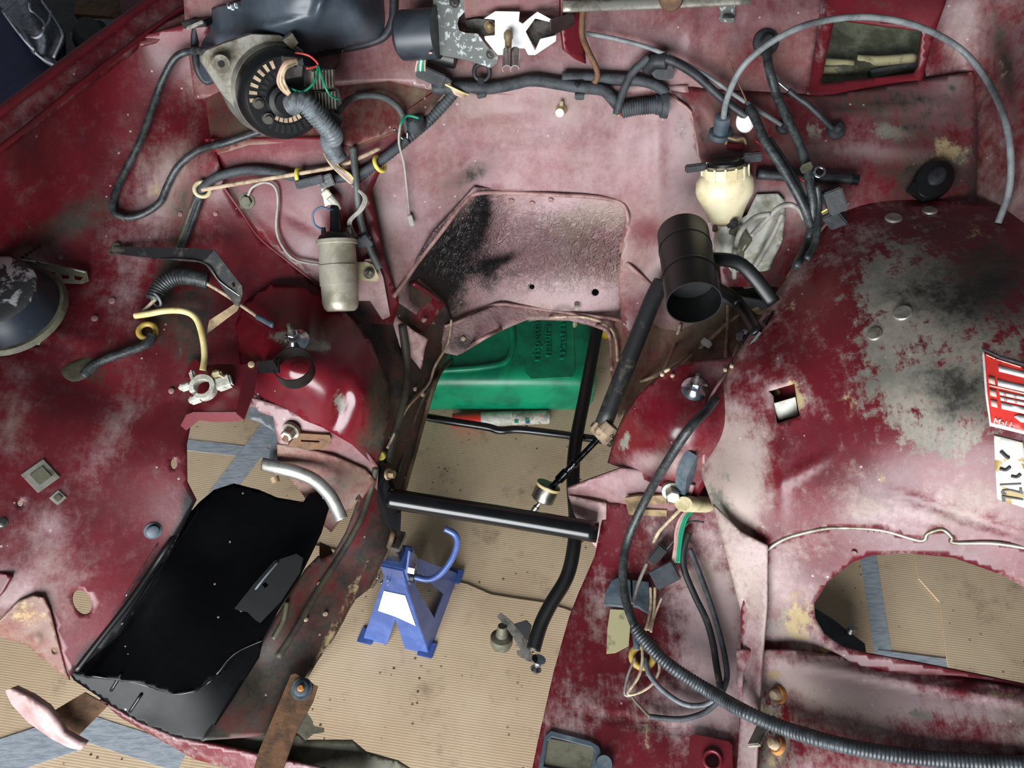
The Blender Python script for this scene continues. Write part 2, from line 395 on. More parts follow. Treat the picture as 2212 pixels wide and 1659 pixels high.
def box(name, c, ax, ay, az, material, parent=None, bev=.0015):
    """oriented block: c centre, ax ay az half-extent vectors"""
    c = pt(c); V = [c+ax*i+ay*j+az*k for i in (-1, 1) for j in (-1, 1) for k in (-1, 1)]
    Fc = [(0, 1, 3, 2), (4, 6, 7, 5), (0, 4, 5, 1), (2, 3, 7, 6), (0, 2, 6, 4), (1, 5, 7, 3)]
    me = bpy.data.meshes.new(name); me.from_pydata(V, [], Fc); me.update()
    bm = bmesh.new(); bm.from_mesh(me); bmesh.ops.recalc_face_normals(bm, faces=bm.faces)
    if bev: bmesh.ops.bevel(bm, geom=bm.edges[:], offset=bev, segments=2, affect='EDGES')
    bm.to_mesh(me); bm.free(); return finish(name, me, material, parent, False)
def boxpx(name, p, q, wpx, tm, material, parent=None, lift=.01, bev=.0015):
    """block whose axis runs between px points p and q, wpx wide, tm thick"""
    A, B = pt(p, lift), pt(q, lift); n = normal_at((p[0]+q[0])/2, (p[1]+q[1])/2); u = B-A
    n = (n-u*(n.dot(u)/u.length_squared)).normalized(); s = u.cross(n).normalized()
    return box(name, (A+B)/2, u/2, s*(wpx*mpp(A)/2), n*(tm/2), material, parent, bev)
def bolt(name, c, rpx, material, parent=None, h=None, nrm=None, hexa=True, lift=0.0, washer=True, stud=0.0):
    P = pt(c, lift); n = normal_at(c[0], c[1]) if nrm is None else nrm; r = rpx*mpp(P); h = r*.9 if h is None else h
    if washer: lathe('washer', P-n*.001, P+n*(h*.25), [(0, r*1.45), (1, r*1.4)], material, parent)
    o = lathe(name, P, P+n*h, [(0, r), (.9, r), (1, r*.86)], material, parent, seg=6 if hexa else 18, flat=hexa)
    if stud: lathe('stud', P+n*h*.9, P+n*(h+stud), [(0, r*.5), (.9, r*.5), (1, r*.35)], material, parent, seg=12)
    return o
def text(name, s, a, b, up_px, material, parent=None, lift=.001, depth=.0008, wpx=None):
    """lettering whose baseline runs from px a to px b on the surface, letters up_px tall"""
    A, B = pt(a, lift), pt(b, lift); n = normal_at((a[0]+b[0])/2, (a[1]+b[1])/2); u = (B-A); L = u.length; u.normalize()
    n = (n-u*n.dot(u)).normalized(); v = n.cross(u)
    cu = bpy.data.curves.new(name, 'FONT'); cu.body = s; cu.size = 1; cu.extrude = .5; cu.resolution_u = 2
    t = bpy.data.objects.new(name, cu); me = bpy.data.meshes.new_from_object(t); bpy.data.objects.remove(t)
    w = max(x.co.x for x in me.vertices); h = max(x.co.y for x in me.vertices)
    sx = L/w; sy = up_px*mpp(A)/h
    for x in me.vertices: x.co = A+u*(x.co.x*sx)+v*(x.co.y*sy)+n*(x.co.z*depth)
    me.name = name
    return finish(name, me, material, parent, False)

# ================================================ the place: floor and car body
def slab(name, poly, top, th, material, parent=None):
    n = len(poly); P = [Z(a, b, top) if not isinstance(a, Vector) else a for a, b in poly]
    V = P+[p-Vector((0, 0, th)) for p in P]
    me = bpy.data.meshes.new(name); me.from_pydata(V, [], [tuple(range(n))[::-1], tuple(range(n, 2*n))]+[(i, (i+1) % n, n+(i+1) % n, n+i) for i in range(n)]); me.update()
    bm = bmesh.new(); bm.from_mesh(me); bmesh.ops.recalc_face_normals(bm, faces=bm.faces); bm.to_mesh(me); bm.free()
    return finish(name, me, material, parent, False)
me = bpy.data.meshes.new('floor'); me.from_pydata([(-5, -4, -.005), (5, -4, -.005), (5, 6, -.005), (-5, 6, -.005)], [], [(0, 1, 2, 3)])
fl = finish('floor', me, 'concrete', None, False); fl['kind'] = 'structure'
c1 = thing('cardboard_sheet', 'wide brown corrugated cardboard sheet spread on the floor under the whole car', 'cardboard', Vector((0, .9, 0)))
slab('sheet', [(-500, 640), (2700, 640), (2600, 2300), (-400, 2300)], 0, .0045, 'cardboard', c1)
def tape(a, b, wpx, z=.001, parent=c1):
    A, B = Z(*a, z), Z(*b, z); u = (B-A); s = Vector((-u.y, u.x, 0)).normalized()*(wpx*mpp(A)/2)
    me = bpy.data.meshes.new('tape'); V = [A-s, B-s, B+s, A+s]; V = V+[v-Vector((0, 0, .001)) for v in V]
    me.from_pydata(V, [], [(0, 1, 2, 3), (7, 6, 5, 4), (0, 4, 5, 1), (1, 5, 6, 2), (2, 6, 7, 3), (3, 7, 4, 0)]); return finish('tape_strip', me, 'duct_tape', parent, False)
c2 = thing('cardboard_sheet', 'brown cardboard sheet overlapping in front, its torn edge running past the blue stand', 'cardboard', Vector((0, .4, .004)))
slab('sheet', [(480, 1130), (700, 1182), (930, 1243), (1010, 1262), (1060, 1284), (1110, 1292), (1180, 1302), (1250, 1325), (1330, 1340), (1520, 1380), (1500, 2250), (330, 2250)], .0046, .004, 'cardboard', c2)
tape((380, 958), (620, 985), 26); tape((610, 890), (470, 1075), 46, .0024)
tape((150, 1560), (395, 1640), 50, .001); tape((-40, 1650), (170, 1580), 80, .0024)
tape((1868, 1150), (1912, 1440), 34); tape((1900, 1424), (2300, 1476), 40, .0024)
c3 = thing('cardboard_sheet', 'creased brown cardboard flap lying under the round headlamp hole', 'cardboard', Z(2150, 1320, 0))
slab('sheet', [(1960, 1130), (1985, 1250), (2030, 1300), (2045, 1420), (2062, 1500), (2420, 1500), (2400, 1130)], .0062, .004, 'cardboard', c3)

BODY = thing('car_body', 'stripped maroon car engine bay shell with dusty scratched paint', 'car body', Vector((0, .8, .38)))
D0 = dict
# --- bulkhead
panel('cowl_panel', [(390, -120), (1790, -120), (1775, 0), (1745, 203), (1600, 203), (1480, 205), (980, 205), (840, 175), (420, 215), (400, 60)],
      [(900, -120, 1.115), (1500, -120, 1.115), (900, 160, .968), (1200, 150, .972), (1500, 185, .955), (1745, 203, .945), (450, 120, .96), (420, -100, 1.09), (1750, -60, 1.08), (1480, 60, 1.035)], 'paint_fire', BODY,
      masks=D0(dust=[.4, (1250, 175, 250, 30, 0, .3)], grime=[(1250, 160, 300, 14, 0, .3)]),
      bumps=[(1635, 75, 45, 45, 0, -.008), (1495, 70, 12, 60, 5, .004)])
panel('bulkhead_vent_frame', [(1740, -60), (1800, -60), (2060, -40), (2020, 70), (1992, 175), (1800, 210), (1742, 204)],
      [(1742, 204, .946), (1990, 180, .945), (1780, 0, 1.04), (2030, 20, 1.04), (1900, -60, 1.07)], 'paint_right', BODY, step=10,
      holes=[[(1803, 40), (1992, 68), (1984, 145), (1976, 158), (1773, 181), (1788, 110)]], masks=D0(dust=[.08, (1770, 60, 20, 80, 0, .4)], grime=[(1900, 10, 120, 30, 0, .3)]), thick=.006)
panel('vent_floor', [(1765, 20), (2005, 20), (2000, 190), (1765, 195)], [(1780, 190, .925), (1990, 170, .925), (1800, 40, .97), (1990, 40, .97)], 'green_glass', BODY, tree=False,
      bumps=[(1900, 130, 110, 12, -5, .02), (1830, 150, 50, 10, 0, .015)])
panel('firewall', [(975, 185), (1485, 185), (1500, 250), (1512, 330), (1545, 430), (1545, 620), (1500, 700), (1430, 730), (1345, 720), (1335, 600), (1352, 470), (1340, 432), (1025, 408), (930, 510), (850, 650), (810, 660), (760, 560), (740, 420), (800, 340), (900, 270)],
      [(980, 190, .955), (1230, 190, .955), (1480, 190, .955), (870, 330, .865), (1230, 300, .868), (1430, 300, .868), (1025, 412, .755), (1200, 415, .757), (1345, 440, .745), (800, 480, .74), (847, 648, .648),
       (930, 515, .705), (1500, 400, .80), (1440, 540, .66), (1350, 690, .50), (1360, 560, .64), (1500, 690, .58), (1520, 560, .68)], 'paint_fire', BODY,
      masks=D0(dust=[.56, (1370, 690, 40, 60, 0, -.35), (1390, 500, 40, 30, 0, -.4)],
               grime=[(800, 640, 40, 40, 0, .6), (1010, 380, 70, 22, -25, .75), (1440, 480, 20, 100, 0, .35), (1470, 260, 30, 70, 20, .35), (1010, 310, 24, 20, 0, .5)]),
      bumps=[(1060, 245, 90, 7, 0, .006), (1330, 300, 90, 40, -10, -.006), (1420, 330, 14, 120, 0, .006), (1200, 240, 60, 24, 0, -.003)])
panel('tunnel_wall', [(1025, 405), (1345, 430), (1362, 460), (1345, 560), (1342, 650), (1336, 705), (1230, 690), (1120, 665), (1040, 680), (985, 705), (930, 700), (855, 650), (855, 635), (935, 505)],
      [(1035, 425, .742), (1340, 445, .735), (1180, 430, .742), (1035, 560, .58), (1045, 650, .465), (1200, 550, .592), (1330, 560, .58), (1180, 650, .47), (1325, 660, .465), (858, 645, .645), (940, 520, .70), (915, 630, .585), (970, 560, .62), (960, 690, .47), (1000, 480, .70)],
      'paint_tunnel', BODY, holes=[[(1286+8*math.cos(a), 632+8*math.sin(a)) for a in (i*.7 for i in range(9))], [(1149+6*math.cos(a), 620+6*math.sin(a)) for a in (i*.7 for i in range(9))]],
      masks=D0(dust=[.62, (1250, 450, 120, 50, 0, .3), (1230, 640, 120, 40, 0, .5)], soot=[(975, 545, 70, 130, 28, 1.0), (930, 620, 50, 50, 0, .8), (1040, 450, 20, 60, 8, .6), (1090, 560, 60, 16, -20, .6), (1060, 610, 30, 50, 0, .45)],  # black on the left side wall is tar with some shade painted in
               grime=[(1110, 590, 80, 14, -12, .5), (985, 660, 60, 40, 0, .6)], wrinkle=[(1180, 540, 170, 55, 0, 1.0), (1060, 480, 30, 50, 0, .7)]),
      bumps=[(1085, 575, 30, 14, -30, .006), (1180, 482, 160, 5, 6, .004), (1180, 565, 160, 6, 0, .004)], step=10)
panel('tunnel_lower_lip', [(960, 705), (1000, 688), (1080, 655), (1180, 668), (1280, 682), (1330, 690), (1362, 700), (1372, 800), (1345, 850), (1318, 800), (1325, 740), (1300, 706), (1230, 692), (1140, 690), (1080, 715), (1020, 745), (988, 768), (950, 760)],
      [(960, 700, .46), (1080, 657, .46), (1330, 690, .455), (1140, 690, .435), (1320, 740, .43), (985, 765, .42), (1360, 800, .44)], 'paint_tunnel', BODY, step=9, masks=D0(dust=[.6], grime=[(1000, 740, 40, 30, 0, .7), (1340, 790, 30, 50, 0, .4)]), thick=.006)
panel('bulkhead_ledge', [(420, 130), (560, 70), (850, 110), (1000, 165), (985, 195), (935, 240), (895, 262), (860, 278), (830, 290), (790, 305), (762, 316), (730, 310), (690, 305), (620, 308), (540, 312), (470, 334), (455, 300), (446, 232)],
      [(430, 230, .895), (600, 130, .955), (850, 120, .97), (990, 175, .955), (760, 314, .90), (480, 315, .89), (850, 200, .94), (600, 220, .925), (300, 350, .845), (200, 475, .80), (330, 490, .79), (430, 400, .83)], 'paint_shelf', BODY,
      masks=D0(dust=[.35, (900, 200, 90, 60, 0, .2), (560, 280, 80, 30, 0, .4), (350, 380, 60, 60, 0, .3)], grime=[(480, 250, 90, 50, -30, .55), (940, 220, 50, 16, -40, .7), (330, 440, 100, 40, -30, .4), (800, 250, 60, 40, 0, .3)], rust=[(500, 230, 60, 40, -30, .35)]),
      bumps=[(620, 250, 200, 10, -20, .004)], thick=.004)
# --- left side
crease = [(440, 330), (470, 345), (490, 410), (560, 510), (620, 560), (700, 625), (770, 690)]
panel('footwell_panel', [(440, 300), (700, 295), (770, 312), (990, 160), (995, 215), (900, 290), (830, 350), (800, 420), (830, 560), (862, 650), (850, 700), (770, 700)]+crease[::-1][1:-1],
      [(470, 320, .885), (760, 312, .895), (985, 180, .95), (850, 330, .875), (490, 410, .83), (560, 510, .765), (700, 625, .69), (770, 695, .65), (660, 400, .845), (680, 520, .765), (780, 520, .75), (840, 660, .645), (800, 590, .70)], 'paint_mid', BODY,
      masks=D0(dust=[.02, (680, 350, 160, 50, 0, .3), (660, 470, 90, 60, 0, .12), (800, 600, 30, 80, 0, .5)], grime=[(500, 420, 20, 90, -38, .7), (600, 560, 24, 110, -45, .6), (740, 665, 80, 30, 10, .8), (640, 590, 60, 50, 0, .4)]),
      bumps=[(600, 545, 16, 120, -42, .008), (640, 470, 60, 14, 30, -.004)], thick=.003)
panel('inner_wing', [(-160, 420), (0, 330), (130, 220), (300, 80), (450, 40), (458, 232), (470, 345)]+crease[2:]+[(760, 720), (600, 900), (548, 880), (420, 880), (404, 960), (405, 1040), (425, 1080), (412, 1105), (350, 1230), (260, 1370), (150, 1462), (128, 1400), (110, 1320), (85, 1288), (40, 1300), (0, 1335), (-160, 1440)],
      [(0, 335, 1.0), (300, 90, .985), (440, 60, 1.0), (450, 230, .893), (300, 352, .838), (200, 478, .795), (70, 560, .79), (-150, 650, .84), (100, 330, .93), (-150, 430, 1.0), (470, 345, .875), (490, 410, .828), (560, 510, .763), (700, 625, .688), (765, 695, .645), (380, 500, .78),
       (30, 700, .775), (300, 700, .728), (100, 900, .73), (420, 880, .655), (404, 1000, .63), (-150, 1100, .75), (50, 1200, .655), (330, 1150, .575), (150, 1450, .50), (480, 740, .69), (600, 860, .62), (260, 1000, .665), (30, 1330, .60), (250, 1320, .53)],
      'paint_left', BODY, holes=[[(83+5*math.cos(a), 738+8*math.sin(a)) for a in (i*.7 for i in range(9))], [(178+20*math.cos(a)+6*math.sin(a), 1301+27*math.sin(a)) for a in (i*.35 for i in range(18))], [(376+7*math.cos(a), 1002+12*math.sin(a)) for a in (i*.7 for i in range(9))], [(44+6*math.cos(a), 1087+7*math.sin(a)) for a in (i*.7 for i in range(9))]],
      masks=D0(rust=[(330, 400, 60, 40, -35, .45)], dust=[.1, (60, 560, 60, 30, -30, .5), (270, 620, 40, 80, 20, .45), (250, 930, 30, 90, 30, .5), (100, 1150, 50, 60, 0, .55), (60, 1280, 120, 60, -30, .6), (340, 480, 90, 60, -30, .5), (20, 900, 40, 80, 0, .4), (360, 370, 80, 60, -35, .7), (420, 190, 24, 60, 0, .35)],
               grime=[(150, 480, 150, 50, -25, .8), (370, 560, 30, 140, 20, .75), (370, 700, 60, 80, 0, .55), (440, 640, 60, 60, 0, .5), (200, 810, 60, 25, 0, .7), (430, 760, 40, 70, 0, .6), (400, 420, 30, 60, 30, .5), (60, 670, 110, 50, 0, .5), (640, 640, 110, 30, 40, .6)],
               soot=[(370, 1180, 24, 160, 38, .9), (280, 1330, 26, 140, 38, .9), (190, 1440, 40, 60, 38, .8), (405, 1080, 20, 40, 0, .7)]),
      bumps=[(180, 820, 130, 60, 20, -.012), (120, 720, 160, 12, 15, .004), (330, 900, 10, 120, 40, -.003)], step=14)
panel('strut_tower', [(508, 700), (530, 650), (585, 612), (660, 620), (740, 668), (800, 735), (838, 830), (842, 900), (830, 960), (812, 1010), (760, 960), (700, 925), (650, 905), (600, 880), (552, 862), (520, 800)],
      [(640, 735, .735), (560, 660, .72), (700, 680, .715), (530, 790, .69), (620, 800, .728), (720, 800, .71), (620, 875, .655), (560, 855, .655), (700, 920, .62), (780, 850, .655), (815, 1000, .50), (838, 850, .585), (790, 740, .675), (760, 930, .60)], 'paint_tower', BODY, step=9,
      masks=D0(dust=[.05], grime=[(820, 860, 30, 130, 0, .85), (760, 700, 60, 30, 45, .55), (790, 950, 50, 40, 0, .6)], bare=[(640, 735, 75, 26, 8, .62), (735, 870, 14, 28, 0, .75), (690, 748, 40, 14, 15, .5)]),
      bumps=[(735, 880, 18, 45, 15, -.016), (790, 870, 22, 50, 0, .012)])
panel('tower_flange', [(540, 858), (600, 876), (650, 898), (700, 918), (760, 945), (800, 985), (818, 1010), (815, 1060), (790, 1030), (740, 1010), (700, 1000), (610, 990), (600, 950), (590, 900), (560, 890)],
      [(560, 870, .652), (700, 922, .615), (812, 1005, .50), (600, 950, .60), (700, 990, .55), (800, 1030, .475)], 'paint_fire', BODY, step=9, masks=D0(dust=[.5], grime=[(650, 960, 70, 30, 0, .4)]), thick=.004)
panel('tower_front', [(598, 960), (640, 965), (720, 985), (790, 1015), (812, 1040), (776, 1086), (748, 1108), (716, 1150), (692, 1130), (655, 1070), (600, 1000)], [(600, 970, .585), (720, 985, .56), (805, 1040, .475), (690, 1060, .48), (800, 1100, .43)], 'paint_shelf', BODY, step=9,
      masks=D0(dust=[.5], grime=[(720, 1050, 70, 50, 0, .55)]), bumps=[(725, 1020, 4, 26, 0, .005)], thick=.004)
panel('chassis_rail', [(830, 640), (905, 600), (960, 650), (990, 720), (952, 800), (920, 890), (895, 980), (878, 1040), (858, 1120), (842, 1180), (800, 1270), (762, 1300), (735, 1350), (712, 1390), (690, 1415), (672, 1440), (650, 1480), (610, 1545), (580, 1590), (436, 1600), (486, 1520), (545, 1432), (572, 1372), (610, 1310), (660, 1230), (700, 1190), (740, 1150), (770, 1080), (800, 1010), (750, 930), (740, 850), (745, 690), (790, 650)],
      [(760, 720, .60), (760, 880, .56), (850, 660, .63), (940, 640, .56), (985, 720, .42), (900, 700, .52), (850, 800, .55), (920, 890, .40), (820, 920, .52), (880, 1020, .385), (815, 1020, .46), (780, 1100, .44), (842, 1180, .372), (720, 1210, .405), (760, 1300, .365), (640, 1350, .40), (680, 1430, .355), (500, 1500, .40), (590, 1580, .36)],
      'paint_dark', BODY, step=11, holes=[[(776, 1080), (748, 1150), (722, 1195), (694, 1208), (682, 1188), (715, 1140), (745, 1085)]],
      masks=D0(grime=[.75, (780, 1130, 16, 80, 20, -.6), (560, 1480, 80, 60, 0, .2), (860, 760, 60, 80, 0, .1)], dust=[.1], rust=[(760, 1280, 16, 90, 28, .6), (700, 1400, 14, 70, 28, .6), (840, 1200, 10, 60, 20, .4)], bare=[(640, 1260, 30, 60, 30, .3)]),
      bumps=[(555, 1440, 35, 60, 20, -.012), (870, 880, 14, 120, -8, .012), (660, 1300, 14, 60, 30, -.01), (940, 780, 12, 60, 25, .008)], thick=.004)
panel('battery_tray', [(408, 1110), (430, 1085), (462, 1058), (505, 1044), (560, 1058), (600, 1075), (655, 1084), (668, 1066), (696, 1058), (716, 1078), (694, 1150), (672, 1196), (645, 1250), (600, 1320), (566, 1385), (520, 1405), (490, 1440), (455, 1470), (440, 1480), (420, 1497), (370, 1500), (300, 1475), (190, 1462), (148, 1455), (160, 1430), (260, 1300)],
      [(425, 1090, .52), (650, 1090, .49), (450, 1200, .485), (600, 1240, .47), (350, 1230, .51), (200, 1440, .475), (400, 1400, .465), (270, 1330, .485), (380, 1495, .452), (530, 1390, .455), (500, 1060, .505), (150, 1455, .49)],
      'paint_black', BODY, step=10, masks=D0(dust=[.02]), bumps=[(290, 1290, 6, 160, 38, .006), (230, 1400, 5, 90, 38, -.004), (440, 1230, 70, 100, 30, -.004)], thick=.004)
panel('tray_front', [(148, 1452), (190, 1455), (300, 1468), (375, 1488), (430, 1480), (470, 1455), (520, 1398), (574, 1360), (560, 1420), (500, 1515), (440, 1604), (380, 1592), (300, 1560), (220, 1510), (160, 1470)],
      [(150, 1455, .478), (300, 1468, .452), (380, 1490, .440), (450, 1470, .438), (565, 1370, .440), (440, 1600, .39), (220, 1512, .435), (500, 1500, .415), (320, 1530, .42)], 'paint_black', BODY, step=9, masks=D0(dust=[.03]), thick=.004)
panel('front_edge_rail', [(215, 1512), (300, 1560), (380, 1594), (470, 1612), (560, 1632), (700, 1662), (800, 1690), (780, 1740), (560, 1680), (420, 1640), (340, 1595), (260, 1550)],
      [(220, 1515, .435), (420, 1602, .385), (700, 1665, .36), (260, 1548, .405), (430, 1642, .345), (700, 1720, .33)], 'paint_right', BODY, step=9, masks=D0(dust=[.35], soot=[(300, 1560, 80, 14, 25, .3)]), thick=.005)
panel('front_crossmember', [(430, 1535), (500, 1550), (590, 1575), (640, 1585), (660, 1600), (760, 1600), (790, 1625), (860, 1645), (900, 1670), (890, 1740), (560, 1700), (420, 1620), (400, 1590)],
      [(440, 1540, .385), (600, 1580, .36), (780, 1615, .335), (440, 1640, .35), (860, 1700, .30), (640, 1680, .32)], 'olive', BODY, step=10, thick=.005)
panel('wing_corner', [(-100, 1380), (0, 1340), (40, 1300), (72, 1287), (95, 1292), (108, 1320), (128, 1400), (142, 1452), (150, 1470), (110, 1440), (60, 1395), (30, 1385), (0, 1375), (-100, 1440)],
      [(0, 1340, .60), (80, 1290, .61), (145, 1455, .50), (0, 1375, .56), (60, 1395, .54)], 'paint_shelf', BODY, step=8, holes=[[(117+6*math.cos(a), 1407+6*math.sin(a)) for a in (i*.8 for i in range(8))]], masks=D0(dust=[.5], rust=[(60, 1330, 50, 30, 0, .6), (60, 1390, 60, 16, 20, .3)]), bumps=[(78, 1382, 16, 16, 0, .008)], thick=.003)
# --- left fender channel
panel('fender_channel', [(-140, 335), (0, 243), (180, 108), (330, -2), (420, -70), (520, -70), (440, -12), (405, 10), (300, 82), (130, 215), (0, 318), (-140, 420)],
      [(0, 243, 1.03), (330, 0, 1.01), (0, 318, 1.01), (405, 10, .99), (-130, 400, 1.03), (500, -70, .99)], 'paint_left', BODY, step=9, masks=D0(dust=[.18, (60, 215, 30, 60, 50, .2)]), bumps=[(150, 175, 10, 300, 53, -.006)], thick=.02)
tube('channel_lip', [Z(-140, 335, 1.036), Z(0, 241, 1.034), Z(180, 106, 1.024), Z(330, -4, 1.014), Z(430, -80, 1.0)], .014, 'paint_left', BODY)
tube('channel_lip', [Z(-140, 424, 1.01), Z(0, 322, 1.008), Z(130, 217, 1.0), Z(300, 84, .993), Z(405, 12, .99), Z(450, -15, .985)], .008, 'paint_fire', BODY)
panel('fender_flange', [(300, 90), (360, 48), (430, 14), (520, -30), (560, -60), (580, -40), (520, 0), (430, 40), (340, 88), (302, 98)], [(300, 95, .985), (430, 28, .995), (560, -50, 1.01)], 'paint_fire', BODY, step=8, masks=D0(dust=[.3]), thick=.006)
Tt = [Z(-140, 400, 1.03), Vector((-.87, .55, 1.0)), Vector((-.90, .12, .92))]; Bb = [Z(-155, 600, .83), Z(-158, 1050, .755), Z(-155, 1430, .64)]; Oo = [p+Vector((-.12, .02, -.03)) for p in Tt]
def skin(name, P, faces, m):
    me = bpy.data.meshes.new(name); me.from_pydata(P, [], faces); me.update(); o = finish(name, me, m, BODY, False); md = o.modifiers.new('sheet', 'SOLIDIFY'); md.thickness = .003; md.offset = 0; return o
skin('fender_wall', Tt+Bb, [(0, 1, 4, 3), (1, 2, 5, 4)], 'paint_left'); skin('fender_top', Tt+Oo, [(0, 3, 4, 1), (1, 4, 5, 2)], 'paint_left')  # unseen outer fender, added to keep door light off the left wing
skin('fender_side', Oo+[Vector((p.x-.04, p.y, .45)) for p in Oo], [(0, 3, 4, 1), (1, 4, 5, 2)], 'paint_left')
# --- right side
panel('shelf_panel', [(1440, 185), (1600, 196), (1745, 203), (1800, 205), (1992, 172), (2130, 150), (2125, 470), (1980, 480), (1790, 520), (1700, 620), (1560, 620), (1540, 440), (1515, 340), (1498, 250)],
      [(1450, 195, .95), (1745, 203, .945), (2100, 160, .95), (1505, 300, .90), (1800, 330, .895), (2100, 330, .90), (1560, 420, .85), (1800, 430, .86), (2100, 440, .87), (1600, 600, .72), (1750, 540, .76)], 'paint_mid', BODY,
      masks=D0(dust=[.25, (1560, 270, 60, 60, 0, .35), (1900, 330, 160, 20, 5, .4), (2000, 230, 90, 50, 0, .3), (1650, 440, 80, 60, 0, .4), (1750, 420, 50, 30, 0, .4), (2060, 180, 40, 30, 0, .4)], grime=[.28, (1900, 225, 150, 40, 0, .5), (1980, 380, 110, 50, 0, .5), (1960, 300, 60, 30, 0, .3), (1650, 600, 60, 50, 0, .3), (1560, 260, 50, 50, 0, .3), (1860, 290, 60, 24, 20, -.5), (1850, 410, 60, 30, 0, -.4)], rust=[(2050, 320, 50, 40, 0, .55), (1960, 350, 60, 14, 0, .4)], bare=[(1930, 285, 70, 26, 15, .7), (1760, 280, 70, 24, 10, .55), (2060, 340, 60, 30, 0, .5), (1900, 350, 120, 10, 0, .5), (2070, 180, 50, 30, 0, .5)]),
      bumps=[(1530, 240, 8, 60, -30, .006), (1505, 280, 6, 80, -10, .008), (1900, 238, 140, 6, -6, .006), (2095, 300, 8, 160, 5, .012)])
panel('outer_wing', [(2000, -100), (2360, -100), (2360, 520), (2110, 520), (2108, 440), (2112, 250), (2100, 155), (2000, 170), (1998, 60), (2030, 0)],
      [(2030, 0, 1.04), (2340, -60, 1.13), (2000, 165, .945), (2100, 160, .95), (2110, 440, .88), (2340, 480, 1.0), (2200, 200, 1.02), (2150, 350, .935), (2210, 420, .95)], 'paint_dark', BODY,
      masks=D0(dust=[.35, (2180, 430, 60, 50, 0, .4), (2090, 60, 60, 60, 0, .3), (2020, 100, 16, 60, 0, -.3)], grime=[(2170, 130, 20, 200, -12, .7), (2200, 60, 60, 60, 0, .3)], rust=[(2165, 150, 14, 40, -12, .5)]), bumps=[(2165, 160, 12, 260, -12, .012), (2118, 200, 6, 90, 14, -.008)])
panel('strut_tower', [(1312, 1000), (1328, 940), (1350, 890), (1390, 840), (1440, 798), (1490, 780), (1560, 772), (1640, 770), (1600, 880), (1560, 1000), (1500, 1080), (1400, 1040), (1345, 1012)],
      [(1500, 840, .715), (1450, 805, .71), (1590, 790, .72), (1400, 850, .68), (1350, 905, .61), (1330, 980, .53), (1430, 930, .675), (1520, 920, .70), (1450, 1030, .60), (1400, 1030, .56), (1540, 1000, .64)], 'paint_tower', BODY, step=10,
      masks=D0(dust=[.12, (1430, 1000, 80, 26, 0, .7), (1560, 800, 60, 30, 0, .4)], grime=[(1350, 900, 14, 70, 25, .4)], bare=[(1352, 955, 16, 40, 20, .7)], rust=[(1350, 930, 16, 50, 25, .3), (1480, 868, 50, 14, 0, .4)]))
panel('tower_gusset', [(1226, 1055), (1270, 1038), (1340, 1012), (1420, 1020), (1500, 1050), (1480, 1105), (1400, 1100), (1330, 1085), (1260, 1085), (1228, 1078)],
      [(1228, 1062, .455), (1340, 1015, .53), (1450, 1035, .59), (1270, 1085, .44), (1450, 1100, .53)], 'paint_fire', BODY, step=8, masks=D0(dust=[.5, (1420, 1040, 60, 20, 0, .4)], grime=[(1380, 1085, 60, 8, 0, .3)]), thick=.005)
panel('gusset_web', [(1228, 1070), (1310, 1088), (1308, 1160), (1300, 1200), (1262, 1150), (1240, 1110)], [(1230, 1075, .45), (1310, 1092, .46), (1290, 1190, .40)], 'pink_primer', BODY, step=8, holes=[[(1284+5*math.cos(a), 1160+4*math.sin(a)) for a in (i*.8 for i in range(8))]], thick=.004)
panel('chassis_rail', [(1308, 1085), (1420, 1090), (1500, 1040), (1570, 980), (1640, 1120), (1660, 1300), (1640, 1659), (1640, 1800), (1110, 1800), (1150, 1659), (1162, 1600), (1196, 1450), (1230, 1330), (1250, 1280), (1285, 1200)],
      [(1310, 1090, .455), (1290, 1200, .415), (1200, 1440, .39), (1150, 1659, .37), (1500, 1060, .53), (1570, 1000, .57), (1480, 1300, .435), (1620, 1300, .46), (1400, 1500, .41), (1600, 1550, .44), (1350, 1760, .39), (1640, 1760, .43)], 'paint_right', BODY,
      masks=D0(dust=[.22, (1540, 1350, 80, 180, 0, .9), (1300, 1310, 40, 70, 15, .4), (1240, 1560, 60, 80, 0, .4), (1500, 1530, 100, 60, 0, .5), (1420, 1150, 40, 60, 0, .3)], grime=[(1210, 1480, 12, 160, 16, .2)], rust=[(1400, 1590, 20, 60, 0, .4), (1520, 1530, 60, 16, 0, .3)]),
      bumps=[(1380, 1560, 110, 5, 10, -.006), (1420, 1200, 6, 60, 30, -.004)])
